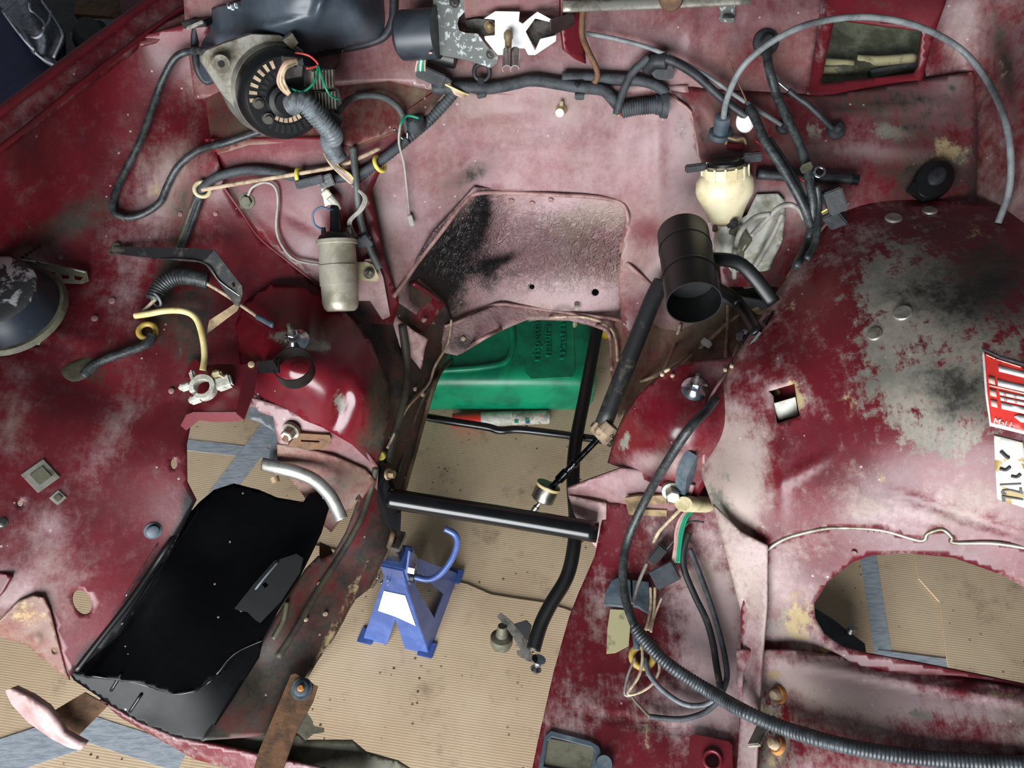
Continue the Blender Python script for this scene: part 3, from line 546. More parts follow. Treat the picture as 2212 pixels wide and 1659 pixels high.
panel('inner_wing', [(1505, 1000), (1512, 930), (1520, 885), (1570, 800), (1620, 720), (1680, 630), (1740, 540), (1795, 470), (1830, 435), (1900, 428), (2020, 430), (2110, 436), (2360, 470), (2400, 1300), (2212, 1190), (2160, 1172), (2060, 1172), (2056, 1158), (2035, 1142), (2005, 1150), (1990, 1168), (1900, 1142), (1800, 1140), (1730, 1152), (1690, 1168), (1650, 1200), (1640, 1260), (1600, 1260), (1560, 1150)],
      [(1512, 960, .645), (1525, 885, .68), (1620, 720, .745), (1740, 540, .80), (1830, 437, .845), (2020, 432, .87), (2300, 460, .95), (1650, 800, .77), (1800, 600, .845), (2000, 550, .90), (2200, 700, .955), (2000, 750, .905), (1800, 800, .83), (1700, 950, .745), (1900, 950, .83), (2150, 950, .90), (1600, 1080, .655), (1650, 1190, .61), (1800, 1138, .705), (2000, 1150, .76), (2200, 1180, .80), (1600, 960, .70), (2380, 1200, .85)],
      'paint_right', BODY, step=14,
      masks=D0(dust=[.24, (1560, 760, 40, 280, 32, .7), (1575, 1070, 60, 150, 5, 1.1), (1830, 540, 120, 40, -35, .25), (1680, 850, 50, 40, 0, .3), (1640, 1000, 20, 60, 0, .3), (1950, 1110, 160, 40, 10, .4), (2100, 1080, 100, 50, 20, .5)],
               bare=[(1990, 600, 170, 130, 20, .62), (2100, 800, 150, 140, 0, .62), (1900, 700, 90, 110, 0, .45), (1930, 860, 80, 90, 0, .45), (2050, 950, 120, 70, 20, .55), (1800, 470, 60, 20, -40, .5), (1550, 1120, 40, 110, 0, .7), (1590, 700, 14, 120, 35, .6)],
               grime=[(2090, 640, 130, 100, 0, .75), (2080, 850, 110, 90, 0, .7), (2150, 560, 80, 60, 0, .5), (1960, 640, 50, 70, 20, .4)], rust=[(1715, 850, 22, 40, -10, .7), (1830, 870, 24, 30, 0, .5), (1905, 1030, 14, 30, -25, .7), (2110, 500, 50, 22, 0, .5), (1800, 1140, 40, 16, 0, .6), (1710, 660, 24, 40, 30, .5), (2160, 1150, 60, 20, 10, .5)],
               soot=[(2060, 790, 40, 60, 30, .3)]),
      bumps=[(1690, 1010, 8, 70, 0, .008), (1730, 1020, 60, 8, -30, .006), (2070, 1110, 140, 8, 18, -.008), (1570, 1050, 30, 70, -5, .01)],
      holes=[[(1670, 855), (1660, 845), (1716, 828), (1722, 870), (1728, 898), (1678, 915), (1672, 880)]])
panel('headlamp_panel', [(1620, 1240), (1650, 1195), (1690, 1166), (1740, 1150), (1800, 1140), (1900, 1144), (1990, 1166), (2010, 1150), (2035, 1144), (2054, 1158), (2060, 1172), (2160, 1174), (2400, 1220), (2450, 1580), (2212, 1510), (1950, 1462), (1850, 1440), (1700, 1420), (1600, 1420), (1600, 1320)],
      [(1650, 1197, .608), (1800, 1140, .703), (2000, 1152, .758), (2200, 1180, .80), (1610, 1400, .50), (1760, 1300, .585), (1800, 1410, .56), (1950, 1440, .595), (2212, 1480, .63), (2400, 1540, .66)], 'paint_right', BODY, step=12,
      holes=[[(1758, 1305), (1790, 1255), (1840, 1215), (1880, 1200), (1960, 1195), (2060, 1205), (2160, 1240), (2290, 1310), (2330, 1400), (2290, 1500), (2212, 1480), (2100, 1456), (1980, 1432), (1872, 1412), (1820, 1398), (1780, 1370), (1760, 1335)]],
      masks=D0(dust=[.3, (1680, 1250, 60, 70, 20, .35), (1720, 1380, 60, 40, 0, .3)], rust=[(1725, 1340, 40, 50, 20, .7), (1720, 1278, 20, 14, 0, .5), (1780, 1405, 60, 10, 8, .5)], bare=[(1700, 1340, 60, 40, 0, .5)]), thick=.004,
      rim=([(1600, 1260), (1622, 1232), (1650, 1195), (1690, 1166), (1740, 1150), (1800, 1140), (1900, 1144), (1988, 1167), (2004, 1152), (2035, 1143), (2056, 1160), (2062, 1172), (2160, 1174), (2300, 1200)], .006, 'dull_alloy'))
panel('slam_panel', [(1590, 1402), (1700, 1402), (1850, 1421), (1950, 1440), (2100, 1468), (2212, 1488), (2450, 1550), (2450, 1850), (1590, 1850), (1600, 1659)],
      [(1600, 1410, .505), (1850, 1425, .565), (2212, 1480, .633), (1610, 1560, .46), (1750, 1480, .565), (2000, 1560, .60), (2212, 1600, .63), (1700, 1640, .53), (2100, 1800, .55), (1610, 1800, .44)], 'paint_right', BODY, step=12,
      masks=D0(dust=[.4, (1800, 1480, 170, 45, 10, .9), (2100, 1530, 150, 24, 8, .4), (1880, 1570, 60, 30, 10, .3)], bare=[(1670, 1510, 50, 60, 0, .7), (1760, 1500, 30, 50, 0, .4), (1680, 1620, 50, 60, 0, .6), (2000, 1545, 40, 20, 0, .6)], rust=[(1660, 1455, 40, 16, 10, .8), (1680, 1520, 24, 30, 0, .5), (1680, 1630, 30, 40, 0, .5), (1840, 1450, 80, 8, 10, .5), (2160, 1500, 60, 10, 8, .6), (1640, 1530, 20, 20, 0, .5)]),
      bumps=[(1690, 1550, 70, 110, 0, -.012), (2000, 1480, 260, 8, 10, .006)])
panel('rail_side_flange', [(1540, 1090), (1600, 1150), (1658, 1180), (1656, 1300), (1642, 1450), (1632, 1659), (1622, 1800), (1586, 1800), (1592, 1659), (1606, 1450), (1602, 1330), (1580, 1240)],
      [(1545, 1100, .64), (1600, 1160, .635), (1575, 1200, .60), (1602, 1330, .52), (1604, 1500, .485), (1590, 1780, .46), (1652, 1200, .622), (1652, 1330, .56), (1634, 1500, .52), (1622, 1780, .475)], 'paint_right', BODY, step=9, masks=D0(dust=[.8], bare=[.25], rust=[(1625, 1400, 10, 60, 0, .3)]), thick=.004)
panel('bumper_mount', [(-60, 1230), (0, 1236), (26, 1246), (8, 1278), (-10, 1300), (-60, 1310)], [(-50, 1240, .66), (26, 1246, .65), (-10, 1300, .63)], 'paint_right', BODY, step=9, thick=.006)
panel('footwell_panel', [(1325, 690), (1400, 650), (1480, 560), (1545, 500), (1760, 480), (1740, 600), (1680, 700), (1620, 800), (1560, 860), (1440, 830), (1390, 870), (1335, 900), (1318, 800)],
      [(1330, 700, .46), (1340, 880, .42), (1450, 760, .52), (1500, 640, .585), (1560, 560, .655), (1700, 560, .71), (1600, 700, .60), (1560, 820, .56), (1420, 700, .52)], 'paint_shelf', BODY,
      masks=D0(dust=[.55, (1520, 690, 60, 40, 0, .3)], rust=[(1560, 730, 60, 50, 0, .45), (1665, 600, 16, 30, 20, .5)], grime=[(1540, 760, 90, 40, 0, .55), (1440, 800, 60, 40, 0, .4)]), bumps=[(1400, 720, 14, 60, 20, .01), (1360, 800, 16, 40, 10, .01)])
def bead(pts, w, m='seam', lift=.002): return tube('seam_bead', pts, w, m, BODY, lift=lift)
bead([(850, 642), (900, 570), (950, 505), (1000, 440), (1030, 418), (1100, 416), (1200, 421), (1280, 425), (1335, 435), (1352, 452), (1356, 480), (1345, 520), (1340, 550), (1356, 570), (1400, 610), (1430, 640)], .008)
bead([(960, 705), (1000, 690), (1040, 668), (1080, 657), (1130, 662), (1230, 676), (1330, 690), (1350, 700)], .007)
bead([(985, 768), (1020, 745), (1080, 712), (1140, 692), (1230, 694), (1290, 704), (1318, 728), (1322, 800)], .009)
bead([(480, 398), (520, 455), (560, 512), (620, 562), (690, 618)], .006, 'paint_dark', .003)
bead([(1430, 200), (1490, 240), (1505, 300), (1508, 335)], .006)
bead([(765, 316), (830, 292), (895, 264), (940, 238), (985, 195)], .006, 'rusty')
bead([(1520, 1000), (1526, 885), (1570, 800), (1620, 720), (1680, 630), (1740, 540), (1795, 472), (1835, 437)], .005, 'seam', .001)
bead([(860, 1020), (905, 880), (950, 800)], .006, 'olive', .002)
plate('coil_flange', [(770, 600), (790, 560), (812, 558), (828, 600), (846, 700), (826, 690), (800, 650), (776, 650)], 'pink_primer', BODY, lift=.018, thick=.003, tree=True)
panel('splash_plate', [(846, 662), (862, 690), (895, 715), (925, 732), (918, 752), (912, 790), (900, 820), (880, 790), (865, 750), (850, 700)], [(850, 670, .61), (922, 735, .52), (905, 815, .46), (868, 750, .54)], 'pink_primer', BODY, step=9, thick=.003)
panel('mount_bracket', [(893, 612), (905, 620), (958, 656), (952, 668), (940, 690), (915, 720), (885, 700), (870, 672), (882, 645)], [(895, 615, .60), (955, 660, .535), (915, 718, .50), (872, 675, .575)], 'paint_right', BODY, step=8, masks=D0(dust=[.3], grime=[(890, 700, 30, 20, 0, .5)]), bumps=[(915, 688, 14, 12, 0, .012)], thick=.004)
bead([(893, 612), (925, 632), (958, 658)], .009, 'paint_fire', .004)
panel('brace_strap', [(540, 868), (575, 872), (605, 900), (614, 950), (596, 1002), (580, 996), (590, 930), (560, 912), (535, 905)], [(540, 880, .60), (606, 905, .585), (590, 1000, .55)], 'grey_paint', BODY, step=10, thick=.004)
plate('rail_bracket_plate', [(506, 1315), (548, 1262), (592, 1212), (640, 1196), (655, 1206), (648, 1236), (606, 1300), (562, 1346), (552, 1340), (534, 1322), (520, 1320)], 'black_satin', BODY, ctrl=[(506, 1315, .492), (640, 1196, .512), (562, 1346, .478)], thick=.004, holes=[[(566, 1262), (574, 1257), (580, 1264), (572, 1271)]], tree=True)
bead([(520, 1320), (560, 1262), (600, 1214)], .004, 'grey_paint', .002)
plate('gusset_plate', [(690, 1196), (690, 1170), (712, 1180), (722, 1200), (706, 1218), (690, 1222)], 'rusty', BODY, ctrl=[(690, 1170, .40), (722, 1200, .39), (690, 1222, .39)], thick=.003)
for c, r in (((130, 556), 6), ((205, 688), 7), ((242, 650), 7), ((466, 462), 5), ((390, 463), 5)): bolt('plug', c, r, 'seam', BODY, h=.002, washer=False, hexa=False)
for c, rx in (((1950, 677), 20), ((1890, 722), 16), ((2008, 456), 16), ((1930, 472), 18)):
    P = on(*c); n = normal_at(*c); lathe('blanking_plug', P-n*.001, P+n*.003, [(0, rx*mpp(P)), (.6, rx*mpp(P)), (1, rx*mpp(P)*.9)], 'dull_alloy', BODY)
for c in ((1105, 432), (1150, 437), (1190, 430), (915, 690), (1468, 714), (370, 845), (1846, 1192)): bolt('rivet', c, 6, 'seam', BODY, h=.004, washer=False, hexa=False)
for c in ((1149, 620), (1286, 632)): ring('hole_collar', c, 15*mpp(on(*c)), .002, 'paint_tunnel', BODY, lift=.001)

def wire(name, label, cat, pts, d, m, parts=(), group=None, **k):
    t = thing(name, label, cat, pts[0], group); tube('sheath' if d > .005 else 'strand', pts, d, m, t, **k)
    return t
def disc(name, c, rpx, h, m, parent=None, lift=0., prof=None, nrm=None, squash=1.0):
    P = pt(c, lift); n = normal_at(c[0], c[1]) if nrm is None else nrm.normalized(); r = rpx*mpp(P)
    return lathe(name, P-n*.001, P+n*h, prof(r) if prof else [(0, r), (.5, r), (.8, r*.92), (1, r*.6)], m, parent, squash=squash)
def sleeve(name, A, B, ro, ri, m, parent=None, seg=28, arc=1.0, start=0.0):
    A, B = pt(A), pt(B); t = (B-A).normalized(); a = Vector((1, 0, 0)); a = (a-t*a.dot(t)).normalized(); b = t.cross(a); V = []; n = seg if arc >= 1 else seg+1
    for i in range(n):
        q = 2*math.pi*(start+arc*i/seg); d = a*math.cos(q)+b*math.sin(q); V += [A+d*ro, B+d*ro, B+d*ri, A+d*ri]
    Fc = [(4*i+j, 4*((i+1) % n)+j, 4*((i+1) % n)+(j+1) % 4, 4*i+(j+1) % 4) for i in range(n if arc >= 1 else n-1) for j in range(4)]
    if arc < 1: Fc += [(3, 2, 1, 0), tuple(4*(n-1)+j for j in range(4))]
    me = bpy.data.meshes.new(name); me.from_pydata(V, [], Fc); me.update(); bm = bmesh.new(); bm.from_mesh(me); bmesh.ops.recalc_face_normals(bm, faces=bm.faces); bm.to_mesh(me); bm.free()
    o = finish(name, me, m, parent); md = o.modifiers.new('edges', 'EDGE_SPLIT'); md.split_angle = .7; return o
def decal(name, poly, m, parent=None, lift=.0012, step=14, thick=.0006):
    xs = np.array(poly, float); c = xs.mean(0); ctrl = [(x, y, on(x, y, lift)) for x, y in poly]+[(c[0], c[1], on(c[0], c[1], lift))]
    return panel(name, poly, ctrl, m, parent, step=step, thick=thick, tree=False)
UP = Vector((0, 0, 1))

bead([(985, 770), (950, 805), (920, 890), (895, 980), (878, 1040), (856, 1120), (840, 1180), (802, 1268), (764, 1300), (736, 1350), (712, 1390), (690, 1415), (672, 1440), (650, 1480)], .010, 'rail_rust', .001)
bead([(812, 1010), (800, 1060), (775, 1130), (735, 1200), (690, 1270), (650, 1340), (600, 1420)], .012, 'olive_dark', .001)
bead([(868, 700), (878, 780), (872, 860), (850, 940), (838, 1000)], .016, 'olive_dark', .002)
bead([(620, 1300), (612, 1340), (590, 1380)], .008, 'olive', .002)
tube('rail_pipe', [(975, 690, .01), (968, 740, .012), (940, 790, .012), (925, 830, .01), (880, 880, .008), (855, 930, .008), (836, 968, .008)], .0055, 'tan_wire', BODY)
lathe('yellow_plug', on(823, 984), on(823, 984, .012), [(0, .009), (.6, .009), (1, .006)], 'yellow', BODY)
for c in ((870, 890), (895, 840), (1000, 732), (912, 852), (702, 1326), (660, 1338), (690, 1262)): bolt('rivet', c, 5, 'tan_dust', BODY, h=.004, washer=False, hexa=False)
bead([(566, 1384), (520, 1404), (494, 1424), (472, 1452), (446, 1478), (416, 1493), (376, 1499), (330, 1487), (290, 1474), (200, 1460)], .0022, 'steel_dark', .001)
bead([(412, 1106), (372, 1165), (330, 1228), (280, 1300), (225, 1370), (165, 1448)], .009, 'black_satin', .001)
bead([(430, 1100), (392, 1160), (350, 1222), (305, 1290), (262, 1350)], .004, 'black_gloss', .001)
bead([(340, 1176), (300, 1240), (272, 1288)], .0018, 'steel', .002)
for a, b in (((262, 1455), (240, 1492)), ((305, 1500), (280, 1538))): tube('scuff_rib', [(*a, .002), (*b, .002)], .005, 'black_satin', BODY)
tube('vent_pipe', [Z(1780, 136, .945), Z(1842, 140, .945)], .016, 'tag_beige', BODY); tube('vent_pipe', [Z(1778, 152, .94), Z(1848, 150, .94)], .014, 'tag_beige', BODY); tube('vent_pipe', [Z(1850, 130, .945), Z(1900, 132, .947), Z(1975, 126, .95)], .018, 'tag_beige', BODY); tube('vent_pipe', [Z(1880, 160, .937), Z(1990, 138, .942)], .014, 'grey_cable', BODY)
# ================================================ blue jack stand
f1, f2, b2 = Z(786, 1380, .004), Z(926, 1412, .004), Z(990, 1240, .004); b1 = f1+b2-f2
jc = (f1+b2)/2; J = thing('jack_stand', 'blue steel jack stand with white label holding up the car body', 'jack stand', jc)
feet = [f1, f2, b2, b1]; top = [jc+(p-jc)*.26+UP*.235 for p in feet]
def poly3(name, P, faces, m, parent, th=.003):
    me = bpy.data.meshes.new(name); me.from_pydata(P, [], faces); me.update(); bm = bmesh.new(); bm.from_mesh(me); bmesh.ops.triangulate(bm, faces=bm.faces); bm.to_mesh(me); bm.free()
    o = finish(name, me, m, parent, False)
    if th: md = o.modifiers.new('sheet', 'SOLIDIFY'); md.thickness = th; md.offset = 0
    return o
for i in range(4):
    A, B, a, b = feet[i], feet[(i+1) % 4], top[i], top[(i+1) % 4]
    if i % 2 == 0:
        m1, m2, mid = A.lerp(B, .36), A.lerp(B, .64), (A.lerp(B, .5)).lerp((a+b)/2, .42)
        poly3('leg_plate', [a, A, m1, mid, m2, B, b], [(0, 1, 2, 3), (3, 4, 5, 6), (0, 3, 6)], 'jack_blue', J)
    else:
        C = (A+B+a+b)/4; I = [A.lerp(B, .27).lerp(C, .34), A.lerp(B, .73).lerp(C, .34), b.lerp(C, .42), a.lerp(C, .42)]; O = [A, B, b, a]
        poly3('leg_plate', O+I, [(k, (k+1) % 4, 4+(k+1) % 4, 4+k) for k in range(4)], 'jack_blue', J)
for p in feet:
    d = (p-jc); d.z = 0; d.normalize(); box('foot', p+UP*.003-d*.009, (f2-f1).normalized()*.017, (b2-f2).normalized()*.017, UP*.003, 'jack_blue', J)
ax = (f2-f1).normalized(); ay = (b2-f2).normalized(); tc = jc+UP*.25
box('column', tc, ax*.026, ay*.026, UP*.036, 'jack_blue', J, .004)
box('ratchet_post', jc+UP*.315, ax*.012, ay*.012, UP*.055, 'steel', J)
box('saddle', jc+UP*.362, ax*.022, ay*.018, UP*.008, 'steel', J)
q = tc+ax*.03-ay*.004
poly3('pawl_plate', [q-UP*.03-ay*.024, q-UP*.03+ay*.022, q+UP*.02+ay*.02, q+UP*.075+ay*.004, q+UP*.03-ay*.024], [(0, 1, 2, 3, 4)], 'jack_blue', J, .004)
lathe('nut', q+UP*.022-ay*.01, q+UP*.022-ay*.01+ax*.012, [(0, .011), (1, .011)], 'zinc', J, seg=6, flat=True)
hb = q-UP*.012-ay*.012
tube('lever', [hb, hb+ax*.035, hb+ax*.058+UP*.018+ay*.01, hb+ax*.075+UP*.05+ay*.03, hb+ax*.082+UP*.085+ay*.05, hb+ax*.076+UP*.11+ay*.058, hb+ax*.055+UP*.118+ay*.062], .0125, 'jack_blue', J)
lathe('pivot_collar', hb-ax*.002, hb+ax*.008, [(0, .013), (1, .013)], 'black_satin', J)
lathe('pin', tc-ax*.026-UP*.002, tc-ax*.044+UP*.004, [(0, .006), (1, .006)], 'steel', J)
for k in range(7):
    t = k/6; c = tc-ax*(.034-.022*t)-ay*.03-UP*(.02+.05*math.sin(t*math.pi)*1.0); ring('chain_link', c, .0045, .0012, 'zinc', J, nrm=Vector((1, .3*(-1)**k, .6*(-1)**k)), seg=10, sec=5)
def facept(u, v):
    P = (f1*(1-u)+f2*u).lerp(top[0]*(1-u)+top[1]*u, v); n = (f2-f1).cross(top[0]-f1).normalized(); n = n if n.y < 0 else -n; return P+n*.0028
poly3('label', [facept(.12, .80), facept(.1, .5), facept(.5, .47), facept(.93, .40), facept(.86, .80)], [(0, 1, 2, 3, 4)], 'label_white', J, .0006)

# ================================================ green fuel can, tube, rods under the car
xa, xb = Z(880, 918, 0).x, Z(1284, 910, 0).x; yf = Z(1100, 914, 0).y+.021; hC = .155
C = thing('jerrycan', 'green plastic fuel can with embossed lettering lying flat on the cardboard', 'fuel can', Vector(((xa+xb)/2, yf+.16, .005)))
o = box('can_body', Vector(((xa+xb)/2, yf+.165, .0045+hC/2)), Vector(((xb-xa)/2, 0, 0)), Vector((0, .165, 0)), Vector((0, 0, hC/2)), 'can_green', C, 0)
bm = bmesh.new(); bm.from_mesh(o.data); bmesh.ops.bevel(bm, geom=bm.edges[:], offset=.05, segments=6, affect='EDGES', profile=.6); bm.to_mesh(o.data); bm.free(); o.data.polygons.foreach_set('use_smooth', [True]*len(o.data.polygons))
TREES.append(BVHTree.FromPolygons([v.co.copy() for v in o.data.vertices], [tuple(p.vertices) for p in o.data.polygons]))
def topc(px, py, dz=0): return Z(px, py, hC+.0045+dz)
def toppoly(name, pts, dz, m, th): return slab(name, [(p, 0) for p in [topc(a, b, dz) for a, b in pts]], None, th, m, C)
LPn = toppoly('label_panel', [(1134, 640), (1236, 640), (1242, 800), (1236, 814), (1148, 818), (1135, 806)], .002, 'can_green', .003)
hp = [topc(x, y, .0015) for x, y in ((900, 805), (960, 800), (1030, 795), (1085, 785), (1103, 765), (1108, 730), (1100, 660), (1090, 620))]
tube('handle_rib', hp, .016, 'can_green', C)
toppoly('handle_recess', [(880, 796), (960, 792), (1030, 787), (1078, 778), (1092, 760), (1096, 730), (1085, 630), (880, 640)], .0008, 'can_green', .001)
def lay(s, x, y0, y1, h):
    A, B = topc(x, y0, .0022), topc(x, y1, .0022); u = B-A; Lw = u.length; u.normalize(); v = UP.cross(u); cu = bpy.data.curves.new('lettering', 'FONT'); cu.body = s; cu.size = 1; cu.extrude = .5; cu.offset = .004; cu.resolution_u = 2
    t = bpy.data.objects.new('lettering', cu); me = bpy.data.meshes.new_from_object(t); bpy.data.objects.remove(t)
    w = max(q.co.x for q in me.vertices); hh = max(q.co.y for q in me.vertices)
    for q in me.vertices: q.co = A+u*(q.co.x*Lw/w)+v*(q.co.y*h/hh)+UP*(q.co.z*.007)
    finish('lettering', me, 'can_green', LPn, False)
lay('rispetta la', 1166, 782, 672, .02); lay('natura', 1190, 772, 704, .017); lay('usami', 1222, 779, 692, .022)
lathe('cap', Vector((xb-.01, yf+.24, .06)), Vector((xb+.045, yf+.245, .06)), [(0, .03), (.4, .03), (.42, .026), (1, .026)], 'yellow_cap', C)
T = thing('sealant_tube', 'stained flattened tube with red end in front of the green can', 'tube', Z(1080, 902, .005))
tA, tB = Z(976, 908, .021), Z(1186, 901, .021)
lathe('tube_body', tA.lerp(tB, .3), tB, [(0, .017), (.02, .019), (.97, .019), (1, .017)], 'tube_label', T, squash=.85, sref=Vector((0, 1, 0)))
lathe('red_end', tA, tA.lerp(tB, .31), [(0, .012), (.03, .0185), (1, .0185)], 'sticker_red', T, squash=.85, sref=Vector((0, 1, 0)))
lathe('foil_neck', tA.lerp(tB, .3), tA.lerp(tB, .62), [(0, .0192), (1, .0194)], 'foil_white', T, squash=.85, sref=Vector((0, 1, 0)))
u = (tB-tA).normalized(); fn = (CAM-tB).normalized(); fn = (fn-u*fn.dot(u)).normalized()
cu = bpy.data.curves.new('print', 'FONT'); cu.body = '10'; cu.size = .011; cu.extrude = .0003; ob = bpy.data.objects.new('print', cu); me = bpy.data.meshes.new_from_object(ob); bpy.data.objects.remove(ob)
for v in me.vertices: v.co = tA.lerp(tB, .88)+fn*.0195+u*v.co.x+fn.cross(u)*v.co.y+fn*v.co.z
finish('print', me, 'sticker_red', T, False)
for k, (tt, dy, m) in enumerate(((.66, -.008, 'green_wire'), (.77, -.006, 'green_wire'), (.775, -.011, 'blue_wire'))):
    c = tA.lerp(tB, tt)+fn*.0185+fn.cross(u)*dy; box('print', c, u*.005, fn.cross(u)*.004, fn*.0012, m, T, 0)

K = thing('cross_tube', 'thick glossy black cross tube bolted between the chassis rails', 'tube', Z(1050, 1110, .455))
tube('tube', [Z(838, 1076, .46), Z(950, 1094, .458), Z(1100, 1118, .455), Z(1290, 1150, .448)], .037, 'black_gloss', K, seg=18)
plate('end_bracket', [(812, 1012), (822, 1006), (838, 1040), (846, 1062), (858, 1110), (856, 1160), (845, 1150), (826, 1120), (814, 1080)], 'black_gloss', K, ctrl=[(815, 1015, .465), (858, 1110, .43), (845, 1150, .40)], thick=.012)
bolt('bracket_bolt', Z(838, 1024, .47), 9, 'tan_metal', K, nrm=Vector((.8, -.2, .3)).normalized(), h=.014)
R1 = thing('thin_rod', 'thin glossy black rod crossing the opening in front of the green can', 'rod', Z(1080, 925, .35))
tube('rod', [Z(880, 893, .35), Z(960, 908, .35), Z(1050, 922, .35), Z(1080, 930, .35), Z(1120, 928, .35), Z(1200, 937, .35), Z(1330, 955, .365)], .0165, 'black_gloss', R1, seg=12)
G = thing('gear_linkage', 'long bent black shift rod with ball stud end above the cardboard', 'linkage', Z(1160, 1380, .28))
tube('rod', [Z(1300, 640, .37), Z(1292, 700, .37), Z(1268, 830, .37), Z(1243, 960, .37), Z(1238, 1040, .37), Z(1243, 1120, .365), Z(1240, 1180, .355), Z(1225, 1245, .335), Z(1190, 1305, .315), Z(1168, 1350, .30), Z(1152, 1404, .285)], .0265, 'black_satin', G, seg=14)
plate('lever_plate', [(1073, 1332), (1080, 1324), (1092, 1332), (1108, 1346), (1122, 1358), (1140, 1390), (1146, 1412), (1176, 1426), (1172, 1436), (1140, 1428), (1118, 1416), (1116, 1406), (1124, 1404), (1108, 1376), (1090, 1350)], 'steel_dark', G, ctrl=[(1075, 1332, .285), (1176, 1430, .275), (1115, 1410, .27)], thick=.006)
plate('web', [(1108, 1348), (1135, 1340), (1146, 1352), (1140, 1385), (1130, 1372)], 'black_satin', G, ctrl=[(1108, 1348, .286), (1146, 1352, .295), (1140, 1385, .283)], thick=.008)
p0 = Z(1083, 1395, .24); lathe('rubber_joint', p0, Z(1085, 1352, .285), [(0, .018), (.2, .021), (.45, .021), (.55, .012), (.75, .010), (1, .008)], 'olive', G)
p1 = Z(1164, 1424, .278); lathe('ball_stud', p1, Z(1156, 1452, .252), [(0, .013), (.14, .013), (.16, .006), (.5, .005), (.6, .008), (.74, .0105), (.9, .008), (1, .003)], 'zinc', G)
H_ = thing('steering_shaft', 'dirty black steering shaft with joint and round rubber coupling', 'steering shaft', Z(1303, 935, .46))
tube('shaft', [on(1430, 610, .035), Z(1400, 672, .60), Z(1303, 918, .475)], .033, 'black_dusty', H_, seg=16)
uj = Z(1298, 942, .465); d = (Z(1216, 1030, .40)-uj).normalized(); e = d.cross(UP).normalized(); g = e.cross(d)
lathe('joint_yoke', uj-d*.03, uj+d*.006, [(0, .017), (.5, .021), (.8, .019), (1, .010)], 'tan_dust', H_, seg=10, flat=True)
box('joint_cross', uj-d*.006, d*.012, e*.023, g*.013, 'tan_dust', H_, .003)
for s in (-1, 1): lathe('joint_cap', uj-d*.006+e*s*.02, uj-d*.006+e*s*.027, [(0, .010), (1, .009)], 'steel', H_, seg=12)
P0, P1 = uj, Z(1192, 1052, .39)
lathe('lower_rod', P0, P1, [(0, .006), (.5, .006), (.52, .0085), (.56, .0085), (.58, .0065), (.68, .0065), (.7, .009), (.86, .009), (.88, .006), (1, .006)], 'black_chrome', H_, seg=14)
c0 = Z(1186, 1046, .39); c1_ = Z(1170, 1082, .365)
lathe('coupling_disc', c0, c1_, [(0, .018), (.02, .0235), (.22, .0235), (.24, .0225), (.9, .0225), (1, .018)], 'steel', H_)
lathe('coupling_ring', c0.lerp(c1_, .05), c0.lerp(c1_, .2), [(0, .024), (1, .024)], 'cream_wire', H_)
lathe('tail_stud', c1_, Z(1150, 1106, .345), [(0, .004), (.5, .004), (.52, .0065), (1, .005)], 'steel', H_, seg=10)
B_ = thing('plastic_trim', 'black plastic trim piece on the cardboard beneath the headlamp hole', 'trim', Z(1800, 1400, .01))
slab('trim_body', [(1690, 1290), (1758, 1312), (1800, 1338), (1838, 1368), (1868, 1390), (1880, 1470), (1700, 1480)], .075, .064, 'black_gloss', B_)
lathe('clip', Z(1838, 1364, .076), Z(1841, 1356, .09), [(0, .009), (1, .007)], 'steel', B_, seg=10)
# ================================================ upper left: background clutter behind the fender
bn = thing('storage_bin', 'dark blue plastic storage bin standing on the floor beyond the fender', 'bin', Vector((-1.75, 2.2, 0)))
z0 = .62; bp = [Z(-330, 60, z0), Z(-120, -40, z0), Z(130, 50, z0), Z(132, 190, z0), Z(-60, 330, z0)]
slab('lid', [(p, 0) for p in bp], None, .03, 'bin_blue', bn)
cen = sum(bp, Vector())/5; low = [cen+(p-cen)*.9 for p in bp]
slab('tub', [(Vector((p.x, p.y, z0-.03)), 0) for p in low], None, z0-.035, 'bin_blue', bn)
TREES.append(BVHTree.FromPolygons(bp, [(0, 1, 2, 3, 4)]))
rg = thing('work_trousers', 'crumpled grey cloth with pale stitched hems lying on the blue bin', 'cloth', Z(70, 70, z0))
rp = [(-20, -40), (5, 23), (42, 73), (61, 101), (84, 122), (106, 139), (127, 146), (130, 138), (116, 126), (128, 100), (138, 84), (138, 66), (129, 53), (109, 25), (92, 0), (80, -40)]
panel('cloth', rp, [(0, 20, z0+.02), (100, 130, z0+.015), (138, 70, z0+.03), (80, -20, z0+.05), (70, 60, z0+.06), (95, 30, z0+.02)], 'rag', rg, step=6, bumps=[(75, 40, 12, 50, -25, .03), (100, 70, 8, 40, 10, .03), (60, 90, 6, 30, -30, .02), (110, 100, 8, 20, 20, -.02)], thick=.008)
for pts in ([(5, 23), (42, 73), (84, 121), (118, 141)], [(42, 73), (75, 82), (92, 72), (95, 52), (80, 35), (66, 22), (64, 8)], [(109, 25), (106, 45), (94, 62)], [(116, 124), (133, 86), (133, 68), (107, 27), (90, 2)], [(44, 73), (56, 90), (74, 108)]):
    tube('hem', [(a, b, .004) for a, b in pts], .006, 'rag_hem', rg)
wb = thing('tool_case', 'pale grey metal case with black knob beyond the maroon fender', 'case', Z(230, 60, .55))
slab('case_body', [(150, 72), (198, 40), (330, 45), (330, 100), (250, 130), (158, 100)], .60, .10, 'grey_paint', wb)
lathe('knob', Z(190, 88, .60), Z(192, 62, .66), [(0, .035), (.7, .035), (1, .028)], 'black_satin', wb)
lathe('knob', Z(214, 74, .60), Z(215, 58, .64), [(0, .02), (1, .016)], 'black_satin', wb)
rb = thing('tool_box', 'small red metal box half hidden behind the maroon fender channel', 'box', Z(175, 110, .45))
